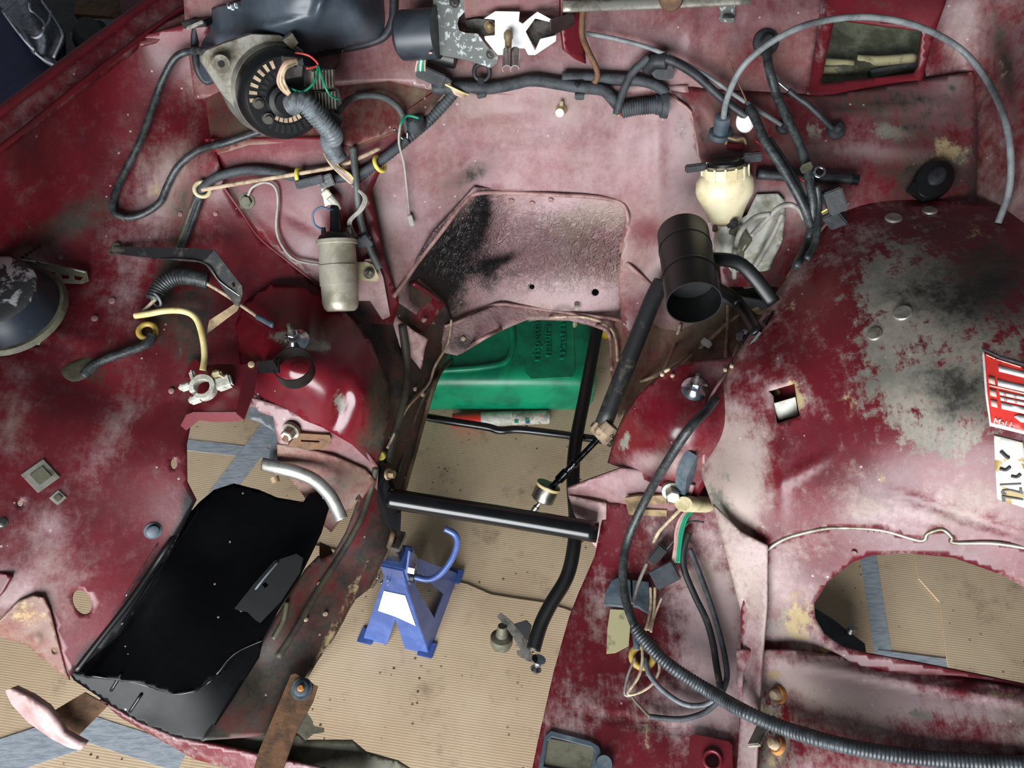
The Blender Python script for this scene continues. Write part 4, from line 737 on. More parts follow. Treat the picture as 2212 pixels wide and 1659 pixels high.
slab('box_body', [(154, 96), (192, 96), (215, 112), (192, 140), (154, 132)], .52, .12, 'sticker_red', rb)
slab('box_lid', [(154, 94), (192, 94), (216, 110), (194, 138), (154, 130)], .525, .01, 'paint_right', rb)
bx = thing('dark_crate', 'dark wooden crate in shadow behind the fender top', 'crate', Z(230, 10, .3))
slab('crate_body', [(160, 30), (170, -60), (330, -60), (300, 22), (250, 36)], .5, .3, 'rusty', bx)
slab('crate_cover', [(250, -60), (330, -60), (300, 10), (262, 30)], .52, .02, 'paint_dark', bx)

# ================================================ heater box, alternator
hb = thing('heater_box', 'black plastic heater air box with rounded end mounted on the cowl', 'air box', (640, 60))
hc = [(430, 40), (420, 120), (445, 170), (640, 100), (700, 112), (760, 100), (830, 85), (850, 40), (848, 0), (700, 20), (560, 40), (640, -60), (840, -80)]
panel('box_shell', [(428, 25), (520, 2), (560, -80), (838, -90), (850, -20), (850, 40), (838, 70), (815, 86), (770, 97), (720, 108), (690, 112), (640, 128), (560, 130), (480, 140), (455, 178), (440, 172), (424, 150), (416, 90)],
      [(430, 40, .99), (440, 165, .945), (640, 120, 1.005), (700, 108, 1.0), (830, 80, 1.005), (850, 10, 1.03), (700, 30, 1.09), (560, 60, 1.06), (560, -70, 1.13), (780, 40, 1.065), (780, -60, 1.11), (480, 100, 1.0), (640, 70, 1.06)],
      'heater_black', hb, step=9, bumps=[(560, 62, 120, 10, -12, .012), (690, 14, 10, 40, 20, .014), (790, 40, 40, 40, 0, .01), (470, 80, 8, 60, 0, .008)], thick=.02)
tube('rim_seal', [on(851, -60, .002), on(851, 0, .002), on(848, 45, .002), on(832, 76, .002), on(800, 92, .002), on(750, 103, .002), on(700, 111, .002), on(650, 122, .002)], .014, 'black_rubber', hb)
tube('edge_seal', [on(424, 40, .002), on(420, 90, .002), on(426, 145, .002), on(446, 176, .002), on(472, 160, .002)], .012, 'black_rubber', hb)
boxpx('lug', (400, 52), (450, 48), 14, .02, 'black_satin', hb, lift=.015); boxpx('clip', (404, 62), (440, 46), 7, .006, 'steel_dark', hb, lift=.03)
for k, (x, y) in enumerate(((492, 8), (500, 12), (508, 8))): boxpx('spring_clip', (x, y), (x+3, y+9), 4, .004, 'label_white', hb, lift=.02, bev=0)

AL = thing('alternator', 'dirty alloy alternator with black vented rear cover hanging by its cable', 'alternator', (600, 240))
aB = on(618, 210, .14); aA = aB + (ray(575, 180)*dep(aB)-ray(618, 210)*dep(aB)) + ray(575, 180).normalized()*.085
aN = (aB-aA).normalized(); k1 = mpp(aB)
lathe('housing', aA, aB, [(0, .05), (.02, 104*k1), (.3, 106*k1), (.34, 102*k1), (.62, 101*k1), (.66, 98*k1), (.72, 98*k1)], 'bright_alloy', AL, seg=36)
RCv = lathe('rear_cover', aA.lerp(aB, .6), aB, [(0, 97*k1), (.55, 96*k1), (.85, 91*k1), (1, 82*k1), (1, 10*k1)], 'black_satin', AL, seg=36)
ex = Vector((1, 0, 0)); ex = (ex-aN*ex.dot(aN)).normalized(); ey = aN.cross(ex)
if ey.z < 0: ey = -ey
def ap(x, y, h=0): return aB+ex*(x*k1)+ey*(y*k1)+aN*h
plane_n = aN
def fl(name, pts, h, th, m, par=None):
    P = [ap(x, y, h) for x, y in pts]; n = len(P); V = P+[p-aN*th for p in P]
    me = bpy.data.meshes.new(name); me.from_pydata(V, [], [tuple(range(n)), tuple(range(n, 2*n))[::-1]]+[(i, (i+1) % n, n+(i+1) % n, n+i) for i in range(n)]); me.update()
    bm = bmesh.new(); bm.from_mesh(me); bmesh.ops.recalc_face_normals(bm, faces=bm.faces); bm.to_mesh(me); bm.free(); return finish(name, me, m, par or AL, False)
fl('mounting_flange', [(-147, 76), (-145, 86), (-133, 96), (-95, 106), (-35, 119), (25, 112), (70, 79), (80, 20), (40, -80), (-10, -100), (-50, -84), (-85, -44), (-118, 6)], -.045, .012, 'dull_alloy')
lathe('ear_bush', ap(-113, 72, -.05), ap(-113, 72, -.028), [(0, 18*k1), (1, 18*k1), (1, 8*k1)], 'dull_alloy', AL); lathe('ear_hole_shade', ap(-113, 72, -.03), ap(-113, 72, -.0275), [(0, 7*k1), (1, 7*k1)], 'ink', AL)  # solid black disc paints the shade inside the ear hole
for a0, a1, n, r0, r1 in ((105, 178, 7, 62, 78), (108, 176, 6, 44, 56), (232, 300, 7, 58, 76), (236, 296, 6, 40, 53)):
    for i in range(n):
        a = math.radians(a0+(a1-a0)*i/(n-1)); c, s = math.cos(a), math.sin(a); w = 3.2
        fl('vent_slot', [(c*r0+s*w, s*r0-c*w), (c*r1+s*w*1.25, s*r1-c*w*1.25), (c*r1-s*w*1.25, s*r1+c*w*1.25), (c*r0-s*w, s*r0+c*w)], .0012, .004, 'tan_dust' if (r0 > 57) == (a0 < 200) else 'ink', RCv)
for x, y in ((-62, -4), (-47, -38)):
    lathe('cover_bolt', ap(x, y), ap(x, y, .008), [(0, 12*k1), (.5, 12*k1), (.5, 8*k1), (1, 7*k1)], 'steel_dark', RCv, seg=14)
lathe('bearing_boss', ap(-8, -6), ap(-8, -6, .018), [(0, 36*k1), (.6, 34*k1), (.7, 24*k1), (1, 22*k1)], 'black_satin', AL)
for yb in (38, -6):
    rgb = fl('regulator_block', [(42, yb-20), (96, yb-24), (100, yb+16), (50, yb+22)], .03, .03, 'steel_dark')
    for i in range(7): fl('fin', [(46+i*7, yb-18), (49+i*7, yb-18), (52+i*7, yb+18), (49+i*7, yb+18)], .036, .008, 'dull_alloy', rgb)
fl('plug', [(62, -62), (88, -70), (104, -44), (78, -26)], .04, .04, 'black_rubber')
fl('bracket', [(94, 20), (108, 10), (112, -20), (100, -28), (92, -10)], .022, .004, 'steel')
lathe('terminal', ap(22, 70), ap(28, 74, .035), [(0, 10*k1), (.4, 10*k1), (.45, 6*k1), (1, 6*k1)], 'zinc', AL, seg=8)
fl('terminal_base', [(-6, 40), (36, 42), (44, 78), (4, 84)], .012, .012, 'steel_dark')
fl('rear_lug', [(20, 108), (42, 120), (52, 100), (36, 88)], -.02, .012, 'dull_alloy')
for k, (off, m) in enumerate(((0, 'tan_wire'), (6, 'pink_wire'), (-5, 'tan_wire'), (2, 'cream_wire'))):
    tube('lead', [ap(10+off*.4, 0, .028), ap(-14-off, 28, .04), ap(-22-off, 52, .045), ap(-8, 76+off, .045), ap(22, 78+off*.6, .03)], .0046, m, AL)
tube('lead', [ap(66, 66, .03), ap(66, 30, .05), ap(76, 8, .05), ap(98, -4, .04)], .0035, 'green_wire', AL)
tube('lead', [ap(2, 26, .03), ap(20, 22, .045), ap(48, 40, .045), ap(66, 66, .03)], .0035, 'green_wire', AL)
tube('lead', [ap(26, 92, .02), ap(50, 86, .03), ap(66, 66, .03), ap(40, 62, .03)], .0032, 'red_wire', AL)
CD = thing('alternator_conduit', 'grey corrugated cable conduit running down from the alternator', 'conduit', (700, 300))
tube('conduit', [ap(-6, -8, .03), ap(14, 2, .05), ap(40, -30, .055), ap(70, -74, .05), on(712, 305, .04), on(730, 342, .02)], .027, 'dusty_grey', CD, ribs=.0052, seg=14)
wire('small_lead', 'thin brown lead with a flat plug beside the heater box', 'wire', [ap(66, 66, .028), (712, 152, .03), (730, 140, .03), (741, 106, .03)], .003, 'rusty')
fr = thing('battery_cable', 'grey cable curving from the alternator plug down to the left harness', 'cable', (760, 215))
tube('sheath', [ap(98, -40, .02), (760, 212, .015), (820, 208, .015), (860, 232, .015), (878, 275, .012), (884, 300, .01)], .011, 'grey_dark', fr)

# ================================================ wiper motor and cowl fittings
WM = thing('wiper_motor', 'wiper motor with black drum and speckled galvanised mounting plate', 'motor', (960, 90))
lathe('motor_drum', on(858, 78, .05), on(945, 72, .06), [(0, .01), (.02, .028), (.12, .036), (.2, .0365), (1, .0365)], 'grey_black', WM, seg=28)
lathe('gear_drum', on(925, 112, .02), on(985, 126, .025), [(0, .014), (.4, .016), (1, .016)], 'black_satin', WM)
plate('mount_plate', [(935, 25), (937, -30), (1046, -30), (1027, 0), (992, 38), (988, 51), (992, 66), (1005, 71), (1032, 73), (1053, 101), (1075, 121), (1073, 137), (1060, 146), (1007, 129), (913, 111), (918, 78), (927, 68), (935, 43)], 'galvanised', WM, ctrl=[(935, 20, on(935, 20, .055)), (1060, 140, on(1060, 140, .04)), (913, 110, on(913, 110, .06))], thick=.004, tree=True)
plate('arm_plate', [(1004, 44), (1030, 40), (1068, 44), (1070, 74), (1040, 76), (1012, 68)], 'steel_dark', WM, lift=.014, thick=.004, tree=True)
bolt('plate_bolt', (982, 5), 8, 'steel', WM, lift=.004); bolt('plate_bolt', (1060, 117), 7, 'steel', WM, lift=.002)
for c in ((1018, 70), (1058, 58)): bolt('arm_nut', c, 9, 'tan_metal', WM, lift=.002, stud=.006)
WB = thing('wiper_bracket', 'bright white painted steel wiper spindle bracket on the cowl', 'bracket', (1120, 80))
wc = [(1046, 78, on(1046, 78, .055)), (1202, 80, on(1202, 80, .055)), (1100, 25, on(1100, 25, .06))]
plate('bracket_plate', [(1045, 40), (1070, 24), (1123, 25), (1121, 46), (1129, 51), (1144, 38), (1161, 25), (1192, 42), (1189, 48), (1156, 40), (1136, 68), (1156, 109), (1167, 84), (1202, 76), (1201, 89), (1156, 119), (1141, 119), (1134, 105), (1116, 104), (1108, 106), (1091, 111), (1088, 119), (1075, 119), (1048, 86), (1046, 78), (1069, 76), (1069, 43)], 'white_plastic', WB, ctrl=wc, thick=.012, tree=True, bev=.001)
sp = on(1098, 66, .012); lathe('spindle', sp, same(1098, 122, sp), [(0, .004), (.1, .007), (.3, .007), (.35, .0055), (1, .0045)], 'tan_metal', WB, seg=14)
plate('back_plate', [(1134, 46), (1190, 44), (1240, 28), (1238, 55), (1200, 72), (1160, 108), (1136, 70)], 'steel_dark', WB, ctrl=[(1134, 46, same(1134, 46, sp)+ray(1134, 46)*.03), (1240, 28, same(1240, 28, sp)+ray(1240, 28)*.02), (1160, 108, same(1160, 108, sp)+ray(1160, 108)*.035)], thick=.004)
bolt('bracket_nut', (1175, 62), 12, 'steel', WB, lift=.006, stud=.004); bolt('bracket_nut', (1150, 94), 6, 'steel', WB)
for x in (1095, 1112): sleeve('clip_tab', same(x, 150, sp)-ray(x, 150)*.03, same(x+1, 110, sp)-ray(x, 110)*.0, .007, .0055, 'steel', WB, arc=.6, start=.4)
plate('strap', [(1190, 46), (1225, 34), (1237, 26), (1242, 40), (1238, 56), (1202, 72), (1190, 68)], 'steel', WB, lift=.05, thick=.003)
panel('cowl_bracket', [(1212, -60), (1255, -60), (1256, 40), (1262, 100), (1266, 138), (1246, 128), (1220, 108), (1214, 60)], [(1214, 0, on(1200, 0, .05)), (1256, 20, on(1256, 20, .02)), (1264, 136, on(1264, 136, .002)), (1220, 105, on(1220, 105, .03))], 'paint_dark', BODY, step=9, thick=.006)
panel('cowl_rib', [(1010, -60), (1214, -60), (1216, 24), (1100, 24), (1005, 40), (1000, 0)], [(1010, 0, on(1010, -10, .02)), (1210, 0, on(1210, 0, .045)), (1100, 20, on(1100, 20, .04))], 'paint_fire', BODY, step=12, masks=D0(dust=[.5], grime=[.2]), thick=.004)
LR = thing('wiper_linkage', 'flat grey steel wiper linkage rod across the top of the cowl', 'rod', (1400, 8))
tube('rod', [(1215, 14, .03), (1400, 8, .03), (1620, -2, .03)], .017, 'dull_alloy', LR, squash=.4); lathe('joint', on(1450, -2, .035), on(1450, -2, .047), [(0, .018), (1, .016)], 'rusty', LR)
wire('brake_pipe', 'brown steel pipe bent down over the cowl beside the wiper bracket', 'pipe', [(1262, -30, .06), (1260, 10, .055), (1257, 70, .05), (1268, 105, .04), (1285, 140, .035), (1291, 160, .03), (1286, 176, .025), (1270, 182, .012)], .0095, 'rusty')
CP = thing('cowl_clip', 'galvanised spring clip hanging on the pink cowl panel', 'clip', (1570, 20))
plate('clip_plate', [(1558, -30), (1590, -30), (1588, 10), (1586, 48), (1555, 46), (1557, 30), (1555, 8)], 'galvanised', CP, lift=.006, thick=.003); boxpx('clip_fold', (1562, 36), (1586, 36), 6, .004, 'steel', CP, lift=.01, bev=0)

# ================================================ harness along the bulkhead
HN = thing('bulkhead_harness', 'thick dusty black wiring harness clipped along the bulkhead', 'harness', (1150, 180))
tube('trunk', [(935, 192), (1000, 188), (1060, 190), (1110, 181), (1150, 173), (1200, 180), (1255, 189), (1300, 194), (1322, 212), (1342, 238)], .019, 'dusty_rubber', HN, lift=.014)
tube('branch', [(1214, 166), (1290, 168), (1370, 173), (1410, 182), (1440, 200)], .017, 'dusty_rubber', HN, lift=.016)
tube('branch', [(1332, 244), (1342, 210), (1356, 175), (1372, 150), (1402, 124)], .013, 'dusty_rubber', HN, lift=.03)
tube('branch', [(1342, 238), (1370, 232), (1400, 229), (1425, 226)], .026, 'dusty_rubber', HN, lift=.02, ribs=.004, depth_amp=.05)
lathe('grommet', on(1416, 227, .02), on(1440, 226, .02), [(0, .015), (.4, .016), (.45, .020), (1, .022)], 'dusty_rubber', HN)
tube('branch', [(985, 196), (960, 225), (925, 262), (880, 300), (838, 335), (800, 362), (770, 388)], .017, 'dusty_rubber', HN, lift=.012, ribs=.006, depth_amp=.05)
boxpx('connector', (903, 152), (962, 178), 28, .024, 'black_rubber', HN, lift=.025, bev=.002); boxpx('connector', (958, 172), (972, 184), 20, .018, 'black_rubber', HN, lift=.022)
for k, m in enumerate(('pink_wire', 'green_wire', 'label_white', 'green_wire', 'tan_wire')): tube('wire', [(898+k*5, 154, .035), (902+k*4, 132, .045), (914+k*3, 117+k, .04), (932+k*3, 114+k*3, .035)], .0034, m, HN)
for k, m in enumerate(('cream_wire', 'tan_wire', 'pink_wire', 'tan_wire')): tube('wire', [(962+k*3, 182-k, .03), (982, 192+k*3, .03), (1000, 200+k*3, .028), (1012-k*3, 204+k, .02)], .0034, m, HN)
ring('cable_clip', (1041, 156), .0125, .0035, 'black_rubber', HN, lift=.02); boxpx('clip_tail', (1040, 168), (1036, 188), 14, .008, 'black_rubber', HN, lift=.02)
for p, q in (((1243, 188), (1258, 178)), ((1242, 207), (1262, 207)), ((1030, 205), (1050, 200))): boxpx('cable_clip', p, q, 14, .012, 'black_rubber', HN, lift=.02)
for k, m in enumerate(('green_wire', 'tan_wire', 'green_wire', 'cream_wire', 'red_wire')): tube('wire_end', [(1328+k*3, 238, .03), (1325+k*4, 246+k, .028)], .003, m, HN)
lathe('tape_lump', on(888, 258, .012), on(912, 282, .012), [(0, .006), (.3, .018), (.7, .016), (1, .006)], 'dusty_rubber', HN, seg=10)
bk = thing('washer_jet', 'small brass hose fitting sticking out of the pink firewall', 'fitting', (1212, 240))
lathe('body', on(1213, 236), on(1209, 244, .022), [(0, .010), (.5, .009), (1, .007)], 'cream_metal', bk); lathe('nozzle', on(1213, 228, .004), on(1213, 222, .014), [(0, .004), (1, .003)], 'cream_metal', bk, seg=10)
for k, (label, c, r) in enumerate((('large black rubber grommet in the pink cowl panel', (1653, 93), 28), ('black rubber grommet on the right shelf with cut hose', (1804, 284), 20), ('black rubber grommet on the shelf behind the cable bundle', (1691, 276), 16))):
    g_ = thing('grommet', label, 'grommet', c, 'bulkhead grommets'); disc('flange', c, r, .010, 'black_rubber', g_); disc('neck', c, r*.5, .022, 'black_rubber', g_)
wire('choke_cable', 'thin grey cable running from the cowl to the shelf grommet', 'cable', [(1265, 72, .03), (1330, 84, .03), (1420, 110, .035), (1520, 160, .035), (1600, 214, .03), (1660, 252, .02), (1688, 270, .015)], .0072, 'grey_cable')
t = wire('throttle_conduit', 'glossy black conduit with torn boot above the right shelf', 'conduit', [(1396, 146, .02), (1418, 128, .035), (1450, 132, .04), (1500, 160, .04), (1560, 213, .035), (1605, 246, .03), (1632, 262, .03)], .0135, 'black_rubber')
tube('boot', [(1396, 150, .02), (1412, 134, .03), (1440, 132, .038)], .026, 'black_rubber', t, taper=(.8, 1)); plate('boot_flap', [(1410, 145), (1448, 140), (1455, 168), (1420, 172), (1408, 158)], 'black_rubber', t, lift=.015, thick=.004, sm=True)
t = thing('speedometer_cable', 'long grey cable arching over the right vent opening', 'cable', (1558, 285))
tube('sheath', [(1562, 262, .03), (1570, 215, .07), (1600, 150, .11), (1650, 102, .13), (1720, 62, .14), (1790, 43, .14), (1880, 37, .14), (1980, 56, .13), (2070, 102, .11), (2130, 170, .09), (2168, 250, .07), (2183, 330, .055), (2180, 410, .04), (2156, 482, .004)], .0095, 'grey_cable', t, seg=12)
lathe('ferrule', on(1556, 292, .0), on(1562, 250, .035), [(0, .019), (.2, .018), (.22, .0125), (.95, .012), (1, .008)], 'slate', t)
t = wire('cut_hose', 'short cut black hose with frayed wire end over the shelf', 'hose', [(1704, 196, .035), (1722, 210, .035), (1745, 226, .035), (1772, 252, .025), (1798, 278, .012)], .010, 'black_rubber')
tube('frayed_end', [(1672, 170, .03), (1684, 180, .035), (1704, 196, .035)], .006, 'zinc', t); lathe('tip', on(1668, 164, .03), on(1680, 176, .034), [(0, .005), (1, .006)], 'zinc', t, seg=8)
t = thing('loom', 'black taped wiring loom hanging from the cowl grommet past the reservoir', 'harness', (1740, 420))
tube('trunk', [(1655, 105, .015), (1662, 150, .035), (1678, 205, .04), (1700, 255, .045), (1722, 300, .045), (1740, 350, .045), (1750, 400, .045), (1756, 460, .05), (1745, 520, .055), (1720, 575, .055)], .0145, 'black_tape', t, seg=12)
tube('branch', [(1618, 232, .04), (1634, 262, .05), (1655, 310, .055), (1682, 350, .055), (1712, 400, .055), (1738, 450, .055), (1752, 490, .055)], .0145, 'black_tape', t, seg=12)
tube('branch', [(1660, 300, .045), (1690, 345, .045), (1712, 380, .045), (1740, 440, .05)], .012, 'black_tape', t)
tube('branch', [(1765, 400, .045), (1768, 450, .045), (1762, 520, .045), (1742, 560, .045)], .011, 'black_tape', t)
tube('steel_end', [(1614, 222, .04), (1622, 240, .045), (1632, 256, .05)], .009, 'zinc', t); tube('core_wire', [(1572, 126, .05), (1592, 172, .05), (1614, 222, .04)], .0025, 'rusty', t)
boxpx('cable_clamp', (1732, 366), (1752, 358), 16, .016, 'olive', t, lift=.055); ring('wire_coil', (1770, 372), .008, .0022, 'zinc', t, lift=.05)
boxpx('connector', (1783, 440), (1822, 425), 52, .03, 'black_rubber', t, lift=.05, bev=.002); boxpx('connector_base', (1786, 478), (1822, 462), 26, .03, 'black_rubber', t, lift=.045, bev=.002)
for k in range(3): tube('wire', [(1790, 450+k*5, .05), (1776, 458+k*5, .05), (1758, 468+k*5, .055)], .003, ('yellow', 'olive', 'rusty')[k], t)
tube('wire', [(1632, 305, .02), (1640, 310, .02), (1660, 330, .025), (1690, 360, .03), (1738, 392, .04)], .003, 'red_wire', t)
wh = thing('cable_washer', 'white plastic washer on the black cable above the shelf', 'washer', (1612, 262)); disc('washer', (1612, 262), 24, .012, 'white_plastic', wh, lift=.02, squash=.8, nrm=Vector((-.7, -.5, .5)))
sc = thing('spring_clip', 'small bent tan spring clip on the shelf behind the reservoir', 'clip', (1590, 305)); tube('clip_wire', [(1568, 312, .006), (1572, 298, .012), (1590, 302, .016), (1606, 300, .012), (1612, 312, .006)], .005, 'tan_metal', sc); boxpx('clip_base', (1570, 315), (1606, 318), 14, .004, 'paint_fire', sc, lift=.004)
t = wire('breather_hose', 'fat black hose lying sideways on the right shelf', 'hose', [(1636, 376, .015), (1700, 380, .015), (1780, 384, .015), (1850, 388, .015)], .0165, 'black_rubber', n=3); lathe('hose_mouth', on(1840, 387, .015), on(1853, 389, .015), [(0, .0088), (1, .0088)], 'black_gloss', t)
t = thing('drain_flap', 'oval black rubber drain flap on the right shelf', 'flap', (2015, 395))
disc('flange', (2014, 392), 52, .012, 'black_satin', t, squash=.72); disc('dimple', (2016, 388), 26, .018, 'black_rubber', t, squash=.7); boxpx('tail', (1975, 425), (1990, 405), 44, .008, 'black_satin', t, lift=.008)
# ================================================ brake reservoir and right bulkhead
RS = thing('brake_reservoir', 'cream plastic brake fluid reservoir with black cap and side plugs', 'reservoir', (1570, 470))
rA, rB = on(1566, 482, .015), on(1566, 352, .035); rk = mpp(rB); rt = (rB-rA).normalized(); sx = Vector((1, 0, 0))
lathe('bottle', rA, rA+rt*((rB-rA).length*.86), [(0, 22*rk), (.06, 36*rk), (.3, 46*rk), (.55, 61*rk), (.66, 64*rk), (.84, 62*rk), (.95, 54*rk), (1, 46*rk)], 'reservoir', RS, seg=32, sref=sx, squash=.72)
NR = lathe('neck_ring', rA.lerp(rB, .78), rA.lerp(rB, .97), [(0, 48*rk), (.02, 51*rk), (.8, 49*rk), (.84, 44*rk), (1, 40*rk)], 'reservoir', RS, seg=32)
for i in range(14):
    a = 2*math.pi*i/14; e1 = (sx-rt*sx.dot(rt)).normalized(); d = e1*math.cos(a)+rt.cross(e1)*math.sin(a); c = rA.lerp(rB, .86)+d*(50.5*rk); box('grip_rib', c, d*.0012, rt.cross(d)*.0015, rt*.010, 'reservoir', NR, 0)
lathe('cap', rA.lerp(rB, .95), rA.lerp(rB, 1.06), [(0, 40*rk), (.6, 39*rk), (.85, 35*rk), (1, 30*rk), (.9, 18*rk), (.6, 10*rk)], 'black_satin', RS, seg=32)
tc = rA.lerp(rB, 1.02); e1 = (sx-rt*sx.dot(rt)).normalized(); e2 = rt.cross(e1)
box('plug', tc-e1*(62*rk)-rt*.004, e1*(23*rk), e2*(9*rk), rt*(8*rk), 'black_rubber', RS, .002); box('plug', tc+e1*(58*rk)+rt*.002, e1*(20*rk), e2*(10*rk), rt*(10*rk), 'black_rubber', RS, .002)
for s in (-1, 1): box('terminal', tc+e1*(s*36*rk), e1*(5*rk), e2*(3*rk), rt*(4*rk), 'zinc', RS, .0005)
lathe('outlet', on(1572, 540, .01), rA, [(0, 30*rk), (.6, 26*rk), (.75, 17*rk), (1, 17*rk)], 'foil_white', RS, seg=18); boxpx('band', (1544, 494), (1588, 482), 12, .012, 'black_rubber', RS, lift=.05)
HS = thing('heat_shield', 'pale grey crinkled heat shield sheet behind the black tube', 'shield', (1650, 540))
panel('sheet', [(1560, 500), (1614, 464), (1635, 420), (1680, 418), (1696, 433), (1696, 470), (1690, 522), (1672, 560), (1660, 600), (1648, 640), (1620, 640), (1590, 600), (1560, 560)], [(1640, 425, on(1640, 425, .01)), (1690, 440, on(1690, 440, .01)), (1620, 520, on(1620, 520, .03)), (1640, 635, on(1640, 635, .02)), (1565, 540, on(1565, 540, .02)), (1685, 530, on(1685, 530, .015))], 'foil_white', HS, step=9, bumps=[(1615, 520, 8, 40, 20, .008), (1650, 560, 20, 40, 0, .006)], thick=.003)
panel('dirty_edge', [(1575, 500), (1600, 485), (1625, 520), (1608, 545), (1604, 580), (1585, 590), (1570, 560)], [(1580, 500, on(1580, 500, .006)), (1620, 520, on(1620, 520, .006)), (1590, 585, on(1590, 585, .006))], 'olive', HS, step=10, thick=.002)
for k, (lab, pts) in enumerate((('grey rubber clutch pipe looping over the pale shield', [(1586, 600, .03), (1588, 540, .035), (1600, 500, .04), (1630, 470, .04), (1662, 462, .04)]), ('grey rubber pipe arching from the pale shield into the loom', [(1622, 510, .03), (1650, 480, .035), (1680, 450, .04), (1705, 442, .045), (1725, 452, .05), (1738, 472, .05)]), ('straight grey pipe crossing the pale shield diagonally', [(1616, 596, .02), (1640, 560, .025), (1668, 510, .03), (1690, 462, .03)]))):
    wire('rubber_pipe', lab, 'pipe', pts, .0085, 'grey_wire')
IT = thing('intake_tube', 'black steel tube open at the end with two mounting arms', 'tube', (1500, 660))
iA, iB = CAM+ray(1475, 506)*1.26, CAM+ray(1499, 655)*1.15; ik = mpp(iB)
sleeve('tube_shell', iA, iB, 60*ik, 57.5*ik, 'black_satin', IT, seg=40); lathe('tube_end', iA-(iB-iA)*.02, iA.lerp(iB, .04), [(0, 50*ik), (.5, 59*ik), (1, 59*ik)], 'black_satin', IT, seg=40)
for t_ in (.22, .62): lathe('swage_ring', iA.lerp(iB, t_), iA.lerp(iB, t_+.045), [(0, 59.5*ik), (.3, 61.5*ik), (.7, 61.5*ik), (1, 59.5*ik)], 'black_satin', IT, seg=40)
def arm(name, a, b, c, w): 
    P = [a, b, c]; d = (c-a).normalized(); tube(name, P, w, 'black_satin', IT, squash=.45, seg=12)
arm('arm', iA.lerp(iB, .3)+Vector((.038, 0, -.012)), on(1602, 572, .09), on(1672, 655, .012), .022); arm('arm', iA.lerp(iB, .72)+Vector((.04, 0, -.01)), on(1592, 650, .1), on(1634, 716, .012), .020)
plate('arm_foot', [(1600, 738), (1626, 700), (1640, 716), (1614, 750)], 'black_satin', IT, lift=.006, thick=.004); plate('arm_foot', [(1642, 690), (1668, 640), (1680, 655), (1652, 700)], 'black_satin', IT, lift=.006, thick=.004)
bolt('arm_bolt', (1612, 728), 12, 'zinc', IT, lift=.004, nrm=Vector((-.8, -.3, .4)).normalized(), h=.018); bolt('arm_bolt', (1644, 664), 11, 'cream_metal', IT, lift=.006, nrm=Vector((-.8, -.3, .4)).normalized(), h=.018)
GB = thing('mount_box', 'slate grey box bracket between the black tube and the wing', 'bracket', (1610, 630))
gc = Z(1606, 630, .66); box('box_body', gc, Vector((.042, -.012, 0)), Vector((.007, .022, .004)), Vector((0, -.004, .02)), 'grey_paint', GB, .002); box('box_top', gc+Vector((.0, -.002, .0215)), Vector((.044, -.013, 0)), Vector((.008, .024, .004)), Vector((0, 0, .002)), 'black_satin', GB, .001)
BP = thing('brake_pipes', 'thin pale brake pipes clipped across the rusty footwell corner', 'pipes', (1526, 740))
for pts in ([(1452, 812), (1490, 772), (1526, 740), (1570, 700), (1612, 668)], [(1572, 640, .02), (1572, 700, .02), (1568, 760, .015), (1566, 800, .01)], [(1340, 838), (1390, 822), (1440, 800), (1480, 772), (1530, 735)], [(1430, 810), (1455, 750), (1470, 700)], [(1580, 792, .01), (1592, 750, .01), (1608, 730, .01)]): tube('pipe', [(*p, .008) if len(p) == 2 else p for p in pts], .0062, 'tan_wire', BP)
boxpx('pipe_clip', (1518, 736), (1534, 746), 14, .012, 'white_plastic', BP, lift=.014)
LC = thing('lip_clip', 'cream plastic cable clip hooked over the tunnel lip', 'clip', (1243, 690)); boxpx('clip_body', (1245, 658), (1242, 704), 11, .008, 'cream_metal', LC, lift=.008); boxpx('clip_head', (1246, 656), (1245, 668), 10, .014, 'dull_alloy', LC, lift=.01)
wire('tunnel_cable', 'tan cable following the arched edge of the tunnel opening', 'cable', [(1140, 692, .012), (1190, 686, .012), (1250, 684, .012), (1300, 696, .012), (1328, 724, .012), (1334, 780, .012)], .006, 'tan_wire')
# shock absorber studs
for lab, c, n in (('bright zinc suspension top nut on the left strut tower', (640, 738), Vector((0, -.12, 1))), ('bright zinc suspension top nut on the right strut tower', (1500, 842), Vector((-.1, -.12, 1)))):
    t = thing('strut_nut', lab, 'nut', c, 'strut top nuts'); n = n.normalized(); P = on(*c); k = mpp(P)
    lathe('dished_washer', P, P+n*.013, [(0, 29*k), (.25, 29*k), (.6, 20*k), (1, 14*k)], 'zinc', t, seg=28); lathe('nut', P+n*.011, P+n*.026, [(0, 12*k), (.9, 12*k), (1, 10*k)], 'zinc', t, seg=6, flat=True); lathe('stud', P+n*.025, P+n*.05, [(0, 7*k), (.5, 7*k), (.55, 4.5*k), (1, 4*k)], 'steel_dark', t, seg=12)

# ================================================ ignition coil and left wiring
CO = thing('ignition_coil', 'dusty alloy ignition coil with black cap strapped to the inner panel', 'coil', (733, 668))
cA, cB = on(737, 672, .03), on(727, 518, .055); ck = mpp(cB); ct = (cB-cA).normalized()
lathe('can', cA, cB, [(0, 30*ck), (.04, 36*ck), (.12, 39*ck), (.42, 40*ck), (.93, 40*ck), (.94, 44*ck), (.99, 44*ck), (1, 42*ck)], 'coil_alloy', CO, seg=32)
lathe('strap', cA.lerp(cB, .36), cA.lerp(cB, .64), [(0, 41.5*ck), (1, 42*ck)], 'coil_alloy', CO, seg=32); lathe('cap', cB, cB+ct*.012, [(0, 40*ck), (.5, 37*ck), (1, 26*ck)], 'black_satin', CO, seg=28)
lathe('tower', cB+ct*.008, cB+ct*.055, [(0, 15*ck), (.3, 13*ck), (.9, 10*ck), (1, 9*ck)], 'black_gloss', CO); 
